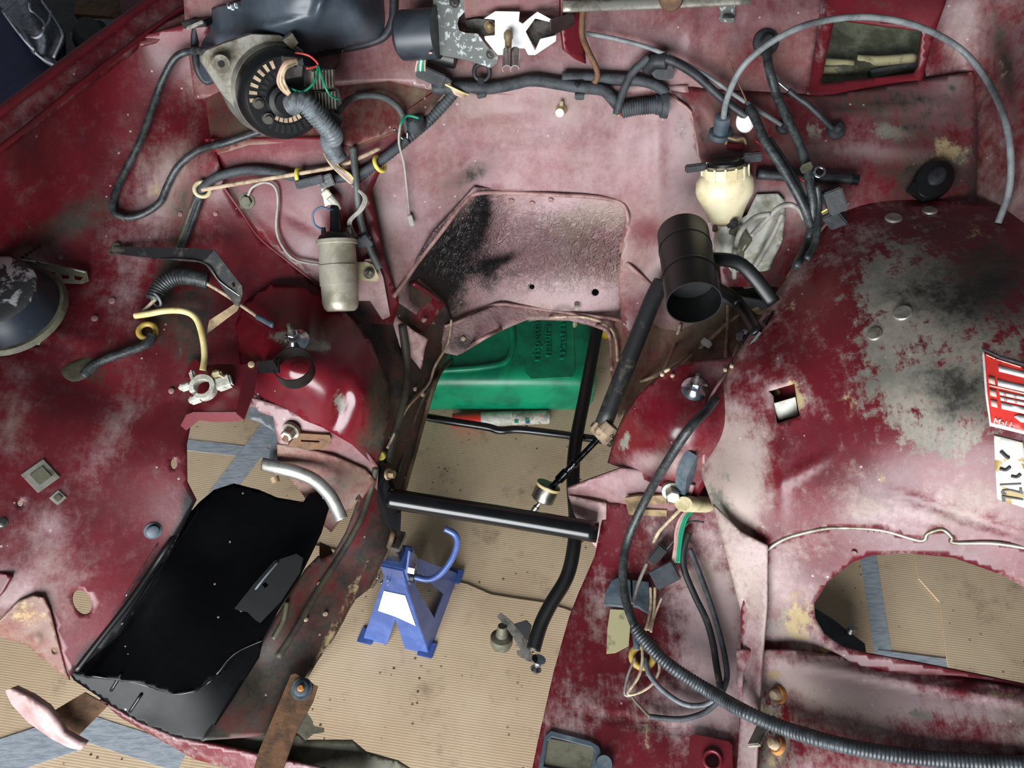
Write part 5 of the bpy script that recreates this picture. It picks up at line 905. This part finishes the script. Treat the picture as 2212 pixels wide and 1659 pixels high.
for s in (-1, 1): lathe('terminal', cB+ct*.006+Vector((s*27*ck, 0, 0)), cB+ct*.02+Vector((s*27*ck, 0, 0)), [(0, 6*ck), (1, 5*ck)], 'steel', CO, seg=8)
plate('strap_ear', [(770, 566), (792, 566), (806, 572), (818, 598), (814, 608), (794, 606), (772, 606)], 'cream_metal', CO, lift=.012, thick=.004, tree=True); bolt('ear_bolt', (797, 590), 9, 'dull_alloy', CO, stud=.008)
wire('coil_lead', 'thin blue lead looping from the coil cap', 'wire', [cB+ct*.016+Vector((-27*ck, 0, 0)), (680, 485, .05), (676, 462, .05), (692, 448, .05), (712, 452, .05), cB+ct*.05], .0034, 'blue_wire')
LH = thing('left_harness', 'grimy black harness with yellow clips across the left inner panel', 'harness', (650, 385))
tube('trunk', [(425, 430), (440, 405), (470, 382), (530, 368), (590, 372), (645, 384), (700, 388), (760, 380), (800, 362), (845, 330), (880, 300)], .015, 'dusty_rubber', LH, lift=.016)
tube('steel_rod', [(436, 410, .022), (540, 392, .022), (650, 374, .024), (740, 356, .022), (820, 320, .02)], .007, 'tan_dust', LH)
for k in range(3): tube('branch', [(432+k*4, 412), (415+k*6, 450), (398+k*5, 500), (378+k*6, 545)], .009, ('olive', 'dusty_rubber', 'black_tape')[k], LH, lift=.012)
for c, m, nn in (((437, 409), 'cream_metal', Vector((.3, -.5, .7))), ((648, 381), 'yellow', Vector((.95, -.1, .2))), ((820, 354), 'yellow', Vector((.75, -.1, .5)))): ring('cable_clip', c, .012, .0036, m, LH, nrm=nn, lift=.018)
tube('downlead', [(763, 318, .02), (768, 380, .03), (774, 440, .03), (782, 490, .03), (800, 540, .025), (820, 580, .015)], .012, 'grey_dark', LH)
for k, m in enumerate(('tan_wire', 'grey_wire', 'pink_wire', 'tan_wire', 'cream_wire')): tube('wire', [(700+k*5, 330, .02), (712+k*5, 352+k*2, .03), (735+k*5, 376, .035), (758+k*3, 396, .03)], .004, m, LH)
for k in range(3): tube('wire', [(760, 400, .03), (785+k*3, 425, .04), (776+k*4, 452, .045), (752+k*3, 480, .045), (764+k*4, 515, .04)], .0036, 'grey_wire', LH)
boxpx('connector', (764, 522), (800, 518), 22, .02, 'dusty_rubber', LH, lift=.035); boxpx('connector', (782, 508), (800, 530), 16, .016, 'dusty_rubber', LH, lift=.04)
boxpx('joint_block', (640, 400), (700, 385), 18, .014, 'dusty_rubber', LH, lift=.03); boxpx('joint_block', (690, 395), (720, 385), 26, .016, 'black_tape', LH, lift=.025)
boxpx('bulb_holder', (700, 412), (724, 440), 18, .012, 'coil_alloy', LH, lift=.025); lathe('bullet', on(712, 425, .03), on(735, 452, .03), [(0, .007), (.6, .007), (1, .003)], 'foil_white', LH, seg=10)
plate('tag', [(694, 408), (712, 402), (716, 440), (702, 446)], 'coil_alloy', LH, lift=.016, thick=.002)
t = wire('earth_lead', 'thin grey earth lead with ring terminal on the inner panel', 'wire', [(536, 422, .008), (545, 405, .012), (570, 394, .014), (592, 402, .012), (600, 430, .01), (597, 495, .01), (612, 535, .01), (640, 562, .012), (690, 572, .014)], .0045, 'grey_wire'); bolt('ring_terminal', (534, 434), 12, 'olive', t, h=.008)
t = wire('hanging_lead', 'thin green and grey lead with flat connector dangling on the firewall', 'wire', [(872, 246, .03), (864, 275, .03), (862, 310, .03), (872, 350, .025), (878, 400, .02), (884, 462, .015)], .004, 'grey_wire'); tube('green_part', [(905, 255, .025), (880, 250, .032), (866, 268, .032), (863, 300, .032)], .0045, 'green_wire', t); boxpx('connector', (884, 464), (891, 488), 11, .007, 'grey_wire', t, lift=.012)
t = wire('steel_strap_lead', 'short grey braided lead ending near the harness joint', 'wire', [(852, 278, .02), (862, 292, .02), (878, 304, .02), (880, 285, .022)], .0045, 'steel')
t = wire('vacuum_hose', 'long thin black hose looped down the left inner wing', 'hose', [(455, 112, .03), (415, 110, .03), (380, 124, .03), (355, 165, .03), (335, 215, .025), (305, 300, .02), (268, 375, .012), (245, 430, .01), (248, 460, .01), (275, 470, .01), (310, 462, .01), (345, 438, .01), (360, 405, .012), (385, 360, .015), (430, 325, .015), (490, 308, .012), (560, 284, .012), (600, 272, .012)], .0118, 'black_tape', seg=12)
for c in ((266, 470), (352, 428)): ring('hose_mark', c, .0058, .0016, 'rusty', t, lift=.008, nrm=Vector((1, .2, .1)))

# ================================================ left wing fittings
LB = thing('angle_bracket', 'black steel angle bracket with a rusty tail over the left wing', 'bracket', (260, 545))
va, vb, vc, vd, ve = on(235, 543, .004), on(455, 542, .07), on(435, 566, .065), on(520, 640, .055), on(450, 705, .03)
plate('long_arm', [(232, 546), (240, 532), (330, 534), (420, 536), (463, 540), (440, 566), (330, 557)], 'black_dusty', LB, ctrl=[(232, 546, va), (463, 540, vb), (440, 566, vc)], thick=.004)
plate('short_arm', [(440, 566), (463, 540), (523, 618), (524, 634), (516, 662), (508, 660)], 'black_dusty', LB, ctrl=[(440, 566, vc), (463, 540, vb), (520, 650, vd)], thick=.004, holes=[[(500, 612), (506, 608), (509, 618), (504, 620)]])
plate('rusty_tail', [(508, 656), (517, 662), (512, 672), (446, 722), (452, 692)], 'tan_metal', LB, ctrl=[(508, 656, vd), (446, 722, ve), (452, 692, ve+Vector((0, .012, .012)))], thick=.003); tube('bright_edge', [on(330, 558, .03), vc, on(475, 608, .06), vd], .003, 'steel', LB)
for c in ((252, 534), (276, 540)): bolt('rivet', c, 9, 'olive', LB, h=.003, washer=False, hexa=False, lift=.004)
HBm = thing('wing_bump_stop', 'black rubber turret mount with worn silver top on the left wing', 'mount', (30, 650))
hn = Vector((.05, -.1, 1)).normalized(); h0 = on(22, 668); hk = mpp(h0)
lathe('base_flange', h0-hn*.002, h0+hn*.006, [(0, 118*hk), (1, 112*hk)], 'olive', HBm, seg=36); lathe('rubber_body', h0, h0+hn*.05, [(0, 104*hk), (.15, 104*hk), (.6, 92*hk), (1, 84*hk)], 'slate_black', HBm, seg=36); lathe('worn_cap', h0+hn*.048, h0+hn*.056, [(0, 86*hk), (.6, 86*hk), (1, 78*hk)], 'worn_silver', HBm, seg=36)
TB = thing('tie_bracket', 'olive slotted steel bracket beside the turret mount', 'bracket', (150, 590))
plate('slotted_plate', [(60, 556), (90, 568), (188, 588), (192, 606), (178, 612), (120, 610), (80, 590), (50, 580)], 'olive', TB, lift=.012, thick=.004, holes=[[(132, 592), (148, 594), (150, 602), (134, 602)], [(104, 584), (120, 588), (118, 598), (104, 594)], [(160, 594), (180, 598), (174, 606), (162, 604)]]); tube('top_edge', [on(-20, 556, .014), on(30, 560, .014), on(90, 568, .014), on(188, 588, .014)], .005, 'dull_alloy', TB)
for k in range(5): bolt('stamped_hole_shade', (48+k*9, 556-k*6), 4, 'ink', TB, h=.001, washer=False, hexa=False)  # black dots paint the dark of the holes; nothing is cut
t = thing('cable_sleeve', 'ribbed black cable sleeve with tan wire on the left wing', 'sleeve', (390, 600))
tube('sleeve', [(333, 648, .02), (345, 622, .024), (368, 603, .026), (400, 597, .026), (448, 606, .024)], .027, 'black_tape', t, ribs=.005, depth_amp=.04, seg=14); ring('sleeve_mouth', (337, 648), .0118, .0022, 'grey_cable', t, lift=.024, nrm=Vector((-.5, -.7, .3)))
tube('wire', [(300, 682, .01), (318, 664, .015), (342, 640, .024)], .006, 'tan_wire', t); tube('wire', [(446, 612, .022), (480, 632, .02), (522, 660, .03), (556, 684, .02)], .0065, 'tan_wire', t); tube('terminal', [(556, 684, .02), (574, 694, .016), (590, 703, .012)], .010, 'slate', t)
t = wire('yellow_cable', 'bright cream yellow cable from the wing to the battery clamp', 'cable', [(292, 682, .01), (320, 678, .02), (360, 671, .025), (400, 673, .03), (425, 690, .032), (438, 730, .035), (442, 770, .035), (438, 800, .03)], .0105, 'cream_wire', seg=12)
t = wire('loom_tail', 'dirty black cable through a yellow ring across the left wing', 'cable', [(330, 722, .014), (318, 742, .012), (280, 757, .01), (230, 775, .01), (200, 790, .01), (180, 812, .006)], .015, 'black_tape'); ring('grommet', (318, 716), .013, .0045, 'yellow_dirty', t, lift=.008); disc('mud_pad', (170, 800), 46, .003, 'olive', t, squash=.5)
BT = thing('battery_clamp', 'pale lead battery terminal clamp resting on the maroon bracket', 'terminal clamp', (437, 835))
MB = thing('battery_bracket', 'maroon steel battery bracket with folded lip', 'bracket', (480, 850))
m1 = [(418, 888, on(405, 905, .03)), (440, 792, on(440, 790, .025)), (535, 790, on(545, 780, .03))]
plate('face', [(440, 790), (470, 786), (525, 788), (520, 840), (510, 890), (418, 890)], 'paint_right', MB, ctrl=m1, thick=.004, tree=True)
plate('side_fold', [(525, 788), (562, 778), (548, 850), (527, 906), (510, 892), (520, 840)], 'paint_left', MB, ctrl=[(525, 788, on(519, 790, .004)), (562, 778, on(556, 778, .012)), (527, 906, on(508, 885, .01))], thick=.004, tree=True)
plate('lower_lip', [(402, 896), (418, 890), (510, 890), (528, 904), (516, 910), (460, 912), (430, 908), (402, 930), (390, 920)], 'paint_right', MB, ctrl=[(418, 890, on(420, 887, .004)), (510, 890, on(508, 887, .004)), (402, 930, on(425, 885, -.02))], thick=.004)
plate('upper_fold', [(404, 800), (412, 782), (424, 776), (434, 786), (438, 800), (414, 820), (398, 815)], 'paint_left', MB, lift=.012, thick=.004); bolt('rivet', (543, 788), 7, 'cream_metal', MB, hexa=False, washer=False, h=.003)
bP = on(440, 838, .028); bk = mpp(bP); bn_ = Vector((.05, -.35, 1)).normalized(); bx_ = Vector((1, 0, 0)); bx_ = (bx_-bn_*bx_.dot(bn_)).normalized(); by_ = bn_.cross(bx_)
sleeve('clamp_ring', bP-bn_*.008, bP+bn_*.01, 27*bk, 17*bk, 'lead_white', BT, seg=26, arc=.92, start=.66)
for x, y, w, h_, m in ((42, 12, 18, 15, 'lead_white'), (26, 28, 12, 9, 'cream_metal'), (-38, 2, 14, 7, 'lead_white'), (-14, -26, 14, 8, 'lead_white'), (-24, 24, 6, 15, 'lead_white')): box('lug', bP+bx_*(x*bk)+by_*(y*bk), (bx_*.9+by_*.35)*(w*bk), (by_*.9-bx_*.35)*(h_*bk), bn_*.008, m, BT, .003)
lathe('clamp_bolt', bP+bx_*(20*bk)+by_*(34*bk), bP+bx_*(46*bk)+by_*(20*bk)+bn_*.006, [(0, 8*bk), (.3, 8*bk), (.32, 5*bk), (1, 5*bk)], 'cream_metal', BT, seg=6, flat=True)
HC = thing('hose_clamp', 'black flat strap ring held out over the left strut tower', 'clamp', (636, 790))
hP = on(636, 795, .03); hk = mpp(hP); hn = Vector((.02, -.12, 1)).normalized(); sleeve('ring', hP-hn*.012, hP+hn*.014, 42*hk, 40*hk, 'black_satin', HC, seg=36, arc=.93, start=.56)
plate('strap', [(556, 782), (600, 776), (602, 806), (552, 806)], 'black_satin', HC, ctrl=[(556, 782, on(552, 790, .014)), (602, 776, hP+Vector((-38*hk, .005, .014))), (600, 806, hP+Vector((-38*hk, -.005, -.014)))], thick=.003)
for lab, c, r in (('large square cage nut in the left wing', (88, 1028), 24), ('small square clip nut below the cage nut', (125, 1075), 11)):
    t = thing('cage_nut', lab, 'nut', c); n = normal_at(*c); P = on(*c); k = mpp(P)*r; a = (Vector((1, 0, 0))-n*n.x).normalized(); b = n.cross(a); a, b = (a+b)*.7, (b-a)*.7
    box('frame', P, a*k*1.1, b*k*1.1, n*.002, 'dull_alloy', t, .0008); box('core', P+n*.002, a*k*.62, b*k*.62, n*.002, 'olive', t, .0006)
t = thing('wing_bolt', 'round head bolt in the black sprayed wing edge', 'bolt', (330, 1146)); bolt('bolt_head', (330, 1146), 13, 'slate', t, h=.008, hexa=False)
t = thing('wing_screw', 'small steel screw near the outer left wing edge', 'screw', (4, 1130)); bolt('screw_head', (4, 1130), 8, 'steel', t, h=.004, hexa=False)
BHd = thing('bent_handle', 'bent pale alloy tube handle above the black battery tray', 'handle', (600, 1010))
tube('tube', [Z(568, 1003, .565), Z(600, 1010, .565), Z(640, 1020, .56), Z(680, 1038, .55), Z(712, 1070, .535), Z(728, 1100, .52), Z(738, 1122, .51)], .024, 'bright_alloy', BHd, squash=.6, seg=14); lathe('tip', Z(592, 1030, .545), Z(596, 1042, .54), [(0, .008), (1, .007)], 'tan_metal', BHd, seg=10)
for lab, off, m in (('rusty brown spring clip with bolt on the left tower flange', 0, 'rusty'), ('tan spring clip with bolt on the right tower gusset', 1, 'tan_metal')):
    t = thing('spring_nut_clip', lab, 'clip', (660, 950) if not off else (1400, 1095))
    if not off:
        plate('clip_body', [(622, 962), (645, 936), (712, 940), (716, 950), (705, 970), (660, 972)], m, t, lift=.010, thick=.006, holes=[[(650, 950), (690, 952), (690, 956), (650, 954)]]); bolt('bolt', (630, 928), 14, 'dull_alloy', t, lift=.004, h=.02, nrm=Vector((-.2, -.8, .3)).normalized())
        lathe('bolt_thread', on(622, 938, .02), on(618, 950, .02), [(0, .007), (1, .007)], 'rusty', t, seg=12)
    else:
        plate('clip_body', [(1350, 1076), (1374, 1072), (1438, 1070), (1440, 1088), (1384, 1092), (1384, 1101), (1440, 1102), (1440, 1116), (1358, 1112)], m, t, lift=.012, thick=.005); bolt('bolt', (1452, 1058), 16, 'dull_alloy', t, lift=.004, h=.022, nrm=Vector((-.1, -.8, .4)).normalized())
        lathe('bolt_thread', on(1452, 1072, .02), on(1455, 1084, .02), [(0, .008), (1, .008)], 'rusty', t, seg=12)

# ================================================ right front: cables and fittings
CB = thing('headlamp_loom', 'long thick black cable sweeping over the right rail to the front panel', 'cable', (1640, 1555))
tube('plain_part', [(1545, 862, .012), (1524, 890, .02), (1490, 925, .045), (1440, 1000, .05), (1397, 1075, .05), (1360, 1155, .05), (1346, 1220, .05), (1350, 1290, .045), (1372, 1355, .045)], .0148, 'black_tape', CB, seg=12)
tube('ribbed_part', [(1372, 1355, .045), (1400, 1392, .045), (1450, 1440, .045), (1530, 1492, .045), (1610, 1538, .035), (1690, 1572, .03), (1780, 1600, .02), (1880, 1622, .016), (2000, 1638, .014), (2120, 1647, .014), (2260, 1652, .014)], .0205, 'conduit_black', CB, ribs=.005, depth_amp=.05, seg=14)
boxpx('cable_clamp', (1628, 1612), (1652, 1562), 34, .006, 'dull_alloy', CB, lift=.03); ring('cable_tie', (1668, 1566), .0115, .0015, 'black_satin', CB, lift=.026, nrm=Vector((.9, -.3, 0)))
RW = thing('lamp_wiring', 'tangle of thin lamp wires with black plugs on the right rail', 'wiring', (1430, 1250))
rc = on(1496, 1086, .02); lathe('cream_collar', on(1476, 1088, .03), on(1528, 1090, .012), [(0, .016), (.1, .019), (.9, .019), (1, .016)], 'cream_metal', RW, squash=.7, sref=Vector((1, 0, 0)))
tube('wire', [(1472, 1098, .02), (1445, 1125, .025), (1424, 1148, .025), (1412, 1172, .012)], .0065, 'tan_wire', RW)
for k, m in enumerate(('pink_wire', 'grey_wire', 'green_wire', 'green_wire')): tube('wire', [(1490+k*5, 1096, .02), (1470+k*5, 1118, .025), (1460+k*5, 1148, .028), (1458+k*4, 1180, .03), (1452+k*5, 1216, .03)], .0046, m, RW)
tube('wire', [(1520, 1128, .012), (1490, 1128, .025), (1462, 1160, .028), (1440, 1186, .028), (1425, 1192, .025)], .0035, 'black_tape', RW)
tube('sheathed_pair', [(1488, 1150, .02), (1476, 1190, .025), (1478, 1230, .025), (1500, 1285, .022), (1526, 1340, .02), (1540, 1390, .018), (1548, 1440, .016), (1558, 1495, .02)], .011, 'black_dusty', RW)
tube('sheathed_pair', [(1490, 1185, .02), (1508, 1230, .02), (1530, 1290, .018), (1552, 1360, .016), (1566, 1420, .016), (1570, 1465, .016), (1558, 1500, .02)], .009, 'dusty_rubber', RW)
tube('sheathed_tail', [(1545, 1512, .02), (1515, 1524, .014), (1475, 1520, .012), (1430, 1490, .012), (1402, 1456, .014), (1392, 1420, .016)], .0085, 'dusty_grey', RW); tube('sheathed_tail', [(1550, 1516, .02), (1520, 1540, .012), (1470, 1553, .01), (1404, 1548, .01)], .0085, 'dusty_rubber', RW); tube('wire', [(1404, 1548, .01), (1375, 1518, .01), (1362, 1500, .012)], .0045, 'olive', RW)
boxpx('plug', (1412, 1255), (1462, 1230), 42, .02, 'plug_black', RW, lift=.03, bev=.002); boxpx('plug', (1406, 1214), (1434, 1180), 24, .018, 'black_satin', RW, lift=.028, bev=.003)
for k in range(2): tube('wire', [(1405+k*10, 1268, .02), (1406+k*8, 1300, .018), (1402+k*8, 1335, .015), (1394+k*6, 1362, .015)], .005, 'tan_wire', RW)
tube('wire', [(1398, 1215, .025), (1378, 1262, .03), (1366, 1305, .03)], .006, 'grey_wire', RW); tube('wire', [(1430, 1290, .02), (1414, 1330, .014), (1406, 1366, .014)], .004, 'tan_wire', RW)
tube('wire', [(1384, 1375, .02), (1388, 1420, .022), (1380, 1460, .02), (1356, 1498, .014), (1380, 1496, .012), (1408, 1478, .012), (1424, 1448, .012), (1422, 1425, .012)], .005, 'tan_wire', RW); tube('wire', [(1372, 1420, .014), (1356, 1460, .012), (1350, 1500, .012), (1370, 1500, .012)], .004, 'grey_wire', RW)
tube('bullet_connector', [(1372, 1362, .02), (1374, 1388, .02), (1376, 1404, .018)], .010, 'slate', RW); ring('yellow_grommet', (1388, 1418), .017, .006, 'yellow_dirty', RW, lift=.008)
RP = thing('rubber_pad', 'half round slate rubber pad under the black cable on the rail', 'pad', (1345, 1290))
plate('pad', [(1304, 1306), (1308, 1275), (1322, 1252), (1342, 1244), (1362, 1252), (1366, 1312)], 'slate', RP, lift=.016, thick=.014, bev=.002); plate('pad', [(1366, 1252), (1402, 1256), (1404, 1328), (1376, 1312), (1366, 1310)], 'slate', RP, lift=.014, thick=.012, bev=.002)
TG = thing('masking_tag', 'dirty beige masking tape tag stuck on the right rail', 'tag', (1335, 1360)); plate('tag_sheet', [(1318, 1316), (1352, 1318), (1362, 1345), (1358, 1395), (1330, 1410), (1310, 1412), (1312, 1360)], 'tag_beige', TG, lift=.004, thick=.0015)
WP = thing('rubber_wedge', 'slate rubber wedge tucked under the right wing edge', 'wedge', (1495, 1030)); plate('wedge', [(1506, 985), (1500, 1080), (1478, 1082), (1484, 1030)], 'slate', WP, lift=.02, thick=.02)
SG = thing('rail_grommet', 'rectangular slate rubber grommet frame in the right rail', 'grommet', (1230, 1620))
plate('frame', [(1166, 1640), (1176, 1590), (1190, 1578), (1275, 1600), (1294, 1612), (1298, 1625), (1286, 1690), (1160, 1675)], 'slate', SG, lift=.006, thick=.008, holes=[[(1182, 1600), (1192, 1592), (1278, 1614), (1284, 1622), (1274, 1676), (1174, 1655)]], bev=.001); plate('insert', [(1176, 1594), (1288, 1614), (1278, 1682), (1168, 1664)], 'olive', SG, lift=.002, thick=.004)
lathe('side_plug', on(1305, 1650, .004), on(1305, 1650, .012), [(0, .014), (1, .012)], 'slate', SG)
FP = thing('latch_plate', 'small maroon plate with a hole beside the front panel edge', 'plate', (1540, 1630)); plate('plate', [(1490, 1590), (1500, 1586), (1575, 1602), (1582, 1610), (1584, 1720), (1484, 1720)], 'paint_right', FP, lift=.012, thick=.004, holes=[tuple((1539+13*math.cos(a), 1641+13*math.sin(a)) for a in (i*.52 for i in range(12)))]); ring('hole_flange', (1539, 1641), .0125, .003, 'paint_left', FP, lift=.014)
for lab, c in (('rusty domed bolt head above the cable on the front panel', (1684, 1500)), ('rusty domed bolt head below the cable on the front panel', (1682, 1612))):
    t = thing('panel_bolt', lab, 'bolt', c, 'front panel bolts'); n = normal_at(*c); P = on(*c); lathe('washer', P, P+n*.006, [(0, .013), (1, .011)], 'rust_orange', t); lathe('head', P+n*.005, P+n*.018, [(0, .008), (.6, .008), (.9, .006), (1, .003)], 'tan_dust', t)
SQ = thing('wing_clip', 'pale clip seen inside the square hole of the right wing', 'clip', Z(1690, 880, .74))
wc = [(1655, 835, on(1650, 835, -.025)), (1735, 825, on(1740, 825, -.025)), (1690, 925, on(1690, 922, -.025))]
plate('backing', [(1645, 825), (1740, 815), (1745, 915), (1660, 930)], 'paint_right', SQ, ctrl=wc, thick=.003, tree=True); plate('pale_tab', [(1670, 872), (1718, 858), (1724, 896), (1682, 908)], 'foil_white', SQ, lift=.006, thick=.003); bolt('rivet', (1680, 848), 7, 'tan_metal', SQ, hexa=False, washer=False, h=.003)
# stickers on the wing
ST = thing('service_sticker', 'red service sticker with white boxes on the right wing', 'sticker', (2160, 840))
decal('border', [(2121, 752), (2160, 770), (2212, 785), (2300, 805), (2310, 962), (2212, 938), (2138, 920), (2128, 850)], 'sticker_white', ST, lift=.0015)
RF = decal('red_field', [(2126, 759), (2162, 776), (2212, 791), (2298, 811), (2308, 956), (2212, 931), (2141, 913), (2133, 850)], 'sticker_red', ST, lift=.0026)
def row(x0, y0, x1, y1, h, m='sticker_white', l=.0036): decal('print_box', [(x0, y0), (x1, y1), (x1+1, y1+h), (x0+2, y0+h)], m, RF, lift=l, step=20)
row(2156, 789, 2290, 822, 13); row(2154, 819, 2290, 850, 14); row(2158, 844, 2292, 872, 9); row(2160, 856, 2292, 884, 9); row(2162, 869, 2294, 898, 14)
for x, y in ((2134, 812), (2137, 839), (2139, 862)): row(x, y, x+15, y+4, 15, 'sticker_pink')
row(2136, 830, 2292, 866, 4, 'sticker_pink', .0032)
for x, y in ((2166, 856), (2188, 861), (2168, 867), (2190, 872)): text('print', 'G', (x, y), (x+6, y+1.5), 8, 'sticker_red', ST, lift=.0045, depth=.0003)
text('print', 'MaLL', (2144, 915), (2188, 926), 13, 'sticker_white', ST, lift=.0036, depth=.0004)
for a, b, n in (((2130, 766), (2150, 775), 0), ((2152, 776), (2205, 793), 0)): tube('print_line', [on(*a, .004), on(*b, .004)], .0014, 'sticker_pink', ST, seg=6)
decal('oval', [(2190, 900), (2200, 896), (2230, 902), (2240, 910), (2225, 915), (2205, 912)], 'sticker_white', ST, lift=.0036)
AP = thing('number_plate_scrap', 'torn rusty white plate strip reading 721 on the right wing', 'plate', (2180, 1010))
decal('strip', [(2147, 940), (2210, 956), (2216, 1000), (2222, 1100), (2154, 1078), (2150, 1010)], 'aged_plate', AP, lift=.002); text('digits', '721', (2212, 1084), (2206, 1044), 40, 'ink', AP, lift=.0035, depth=.0006)
for pts in ([(2162, 975), (2172, 985), (2180, 990)], [(2160, 1012), (2172, 1015), (2182, 1008)], [(2184, 1028), (2196, 1030), (2204, 1024)]): tube('ink_stroke', [(a, b, .003) for a, b in pts], .004, 'ink', AP, seg=6)

# ================================================ front left corner
HK = thing('bumper_bracket', 'pale pink curved bumper hook on a brown steel arm at the front corner', 'bracket', Z(150, 1560, .42))
plate('arm', [(108, 1540), (182, 1496), (232, 1524), (158, 1600)], 'rusty', HK, ctrl=[(108, 1540, .44), (232, 1524, .43), (158, 1600, .42)], thick=.006)
panel('hook', [(10, 1492), (22, 1487), (60, 1505), (95, 1530), (118, 1560), (135, 1588), (160, 1602), (180, 1612), (174, 1621), (150, 1616), (110, 1596), (60, 1560), (25, 1522)], [(12, 1492, .455), (180, 1615, .44), (90, 1540, .475), (60, 1560, .45), (120, 1600, .44)], 'pink_primer', HK, step=8, thick=.012, tree=False)
FB = thing('front_bracket', 'rusty steel strap with rubber bush at the front crossmember', 'bracket', Z(620, 1580, .36))
plate('strap', [(548, 1660), (560, 1620), (628, 1458), (638, 1455), (686, 1482), (676, 1515), (640, 1580), (612, 1660)], 'rusty', FB, ctrl=[(550, 1655, .375), (638, 1455, .385), (686, 1482, .38)], thick=.006, tree=True); bolt('bush', (652, 1488), 16, 'slate', FB, h=.010, hexa=False); disc('bush_core', (652, 1488), 8, .0145, 'rust_orange', FB)
plate('torn_tab', [(640, 1580), (660, 1535), (672, 1552), (678, 1568), (700, 1572), (700, 1582), (676, 1586), (660, 1600)], 'olive', FB, ctrl=[(640, 1580, .37), (672, 1552, .37), (676, 1586, .365)], thick=.004)
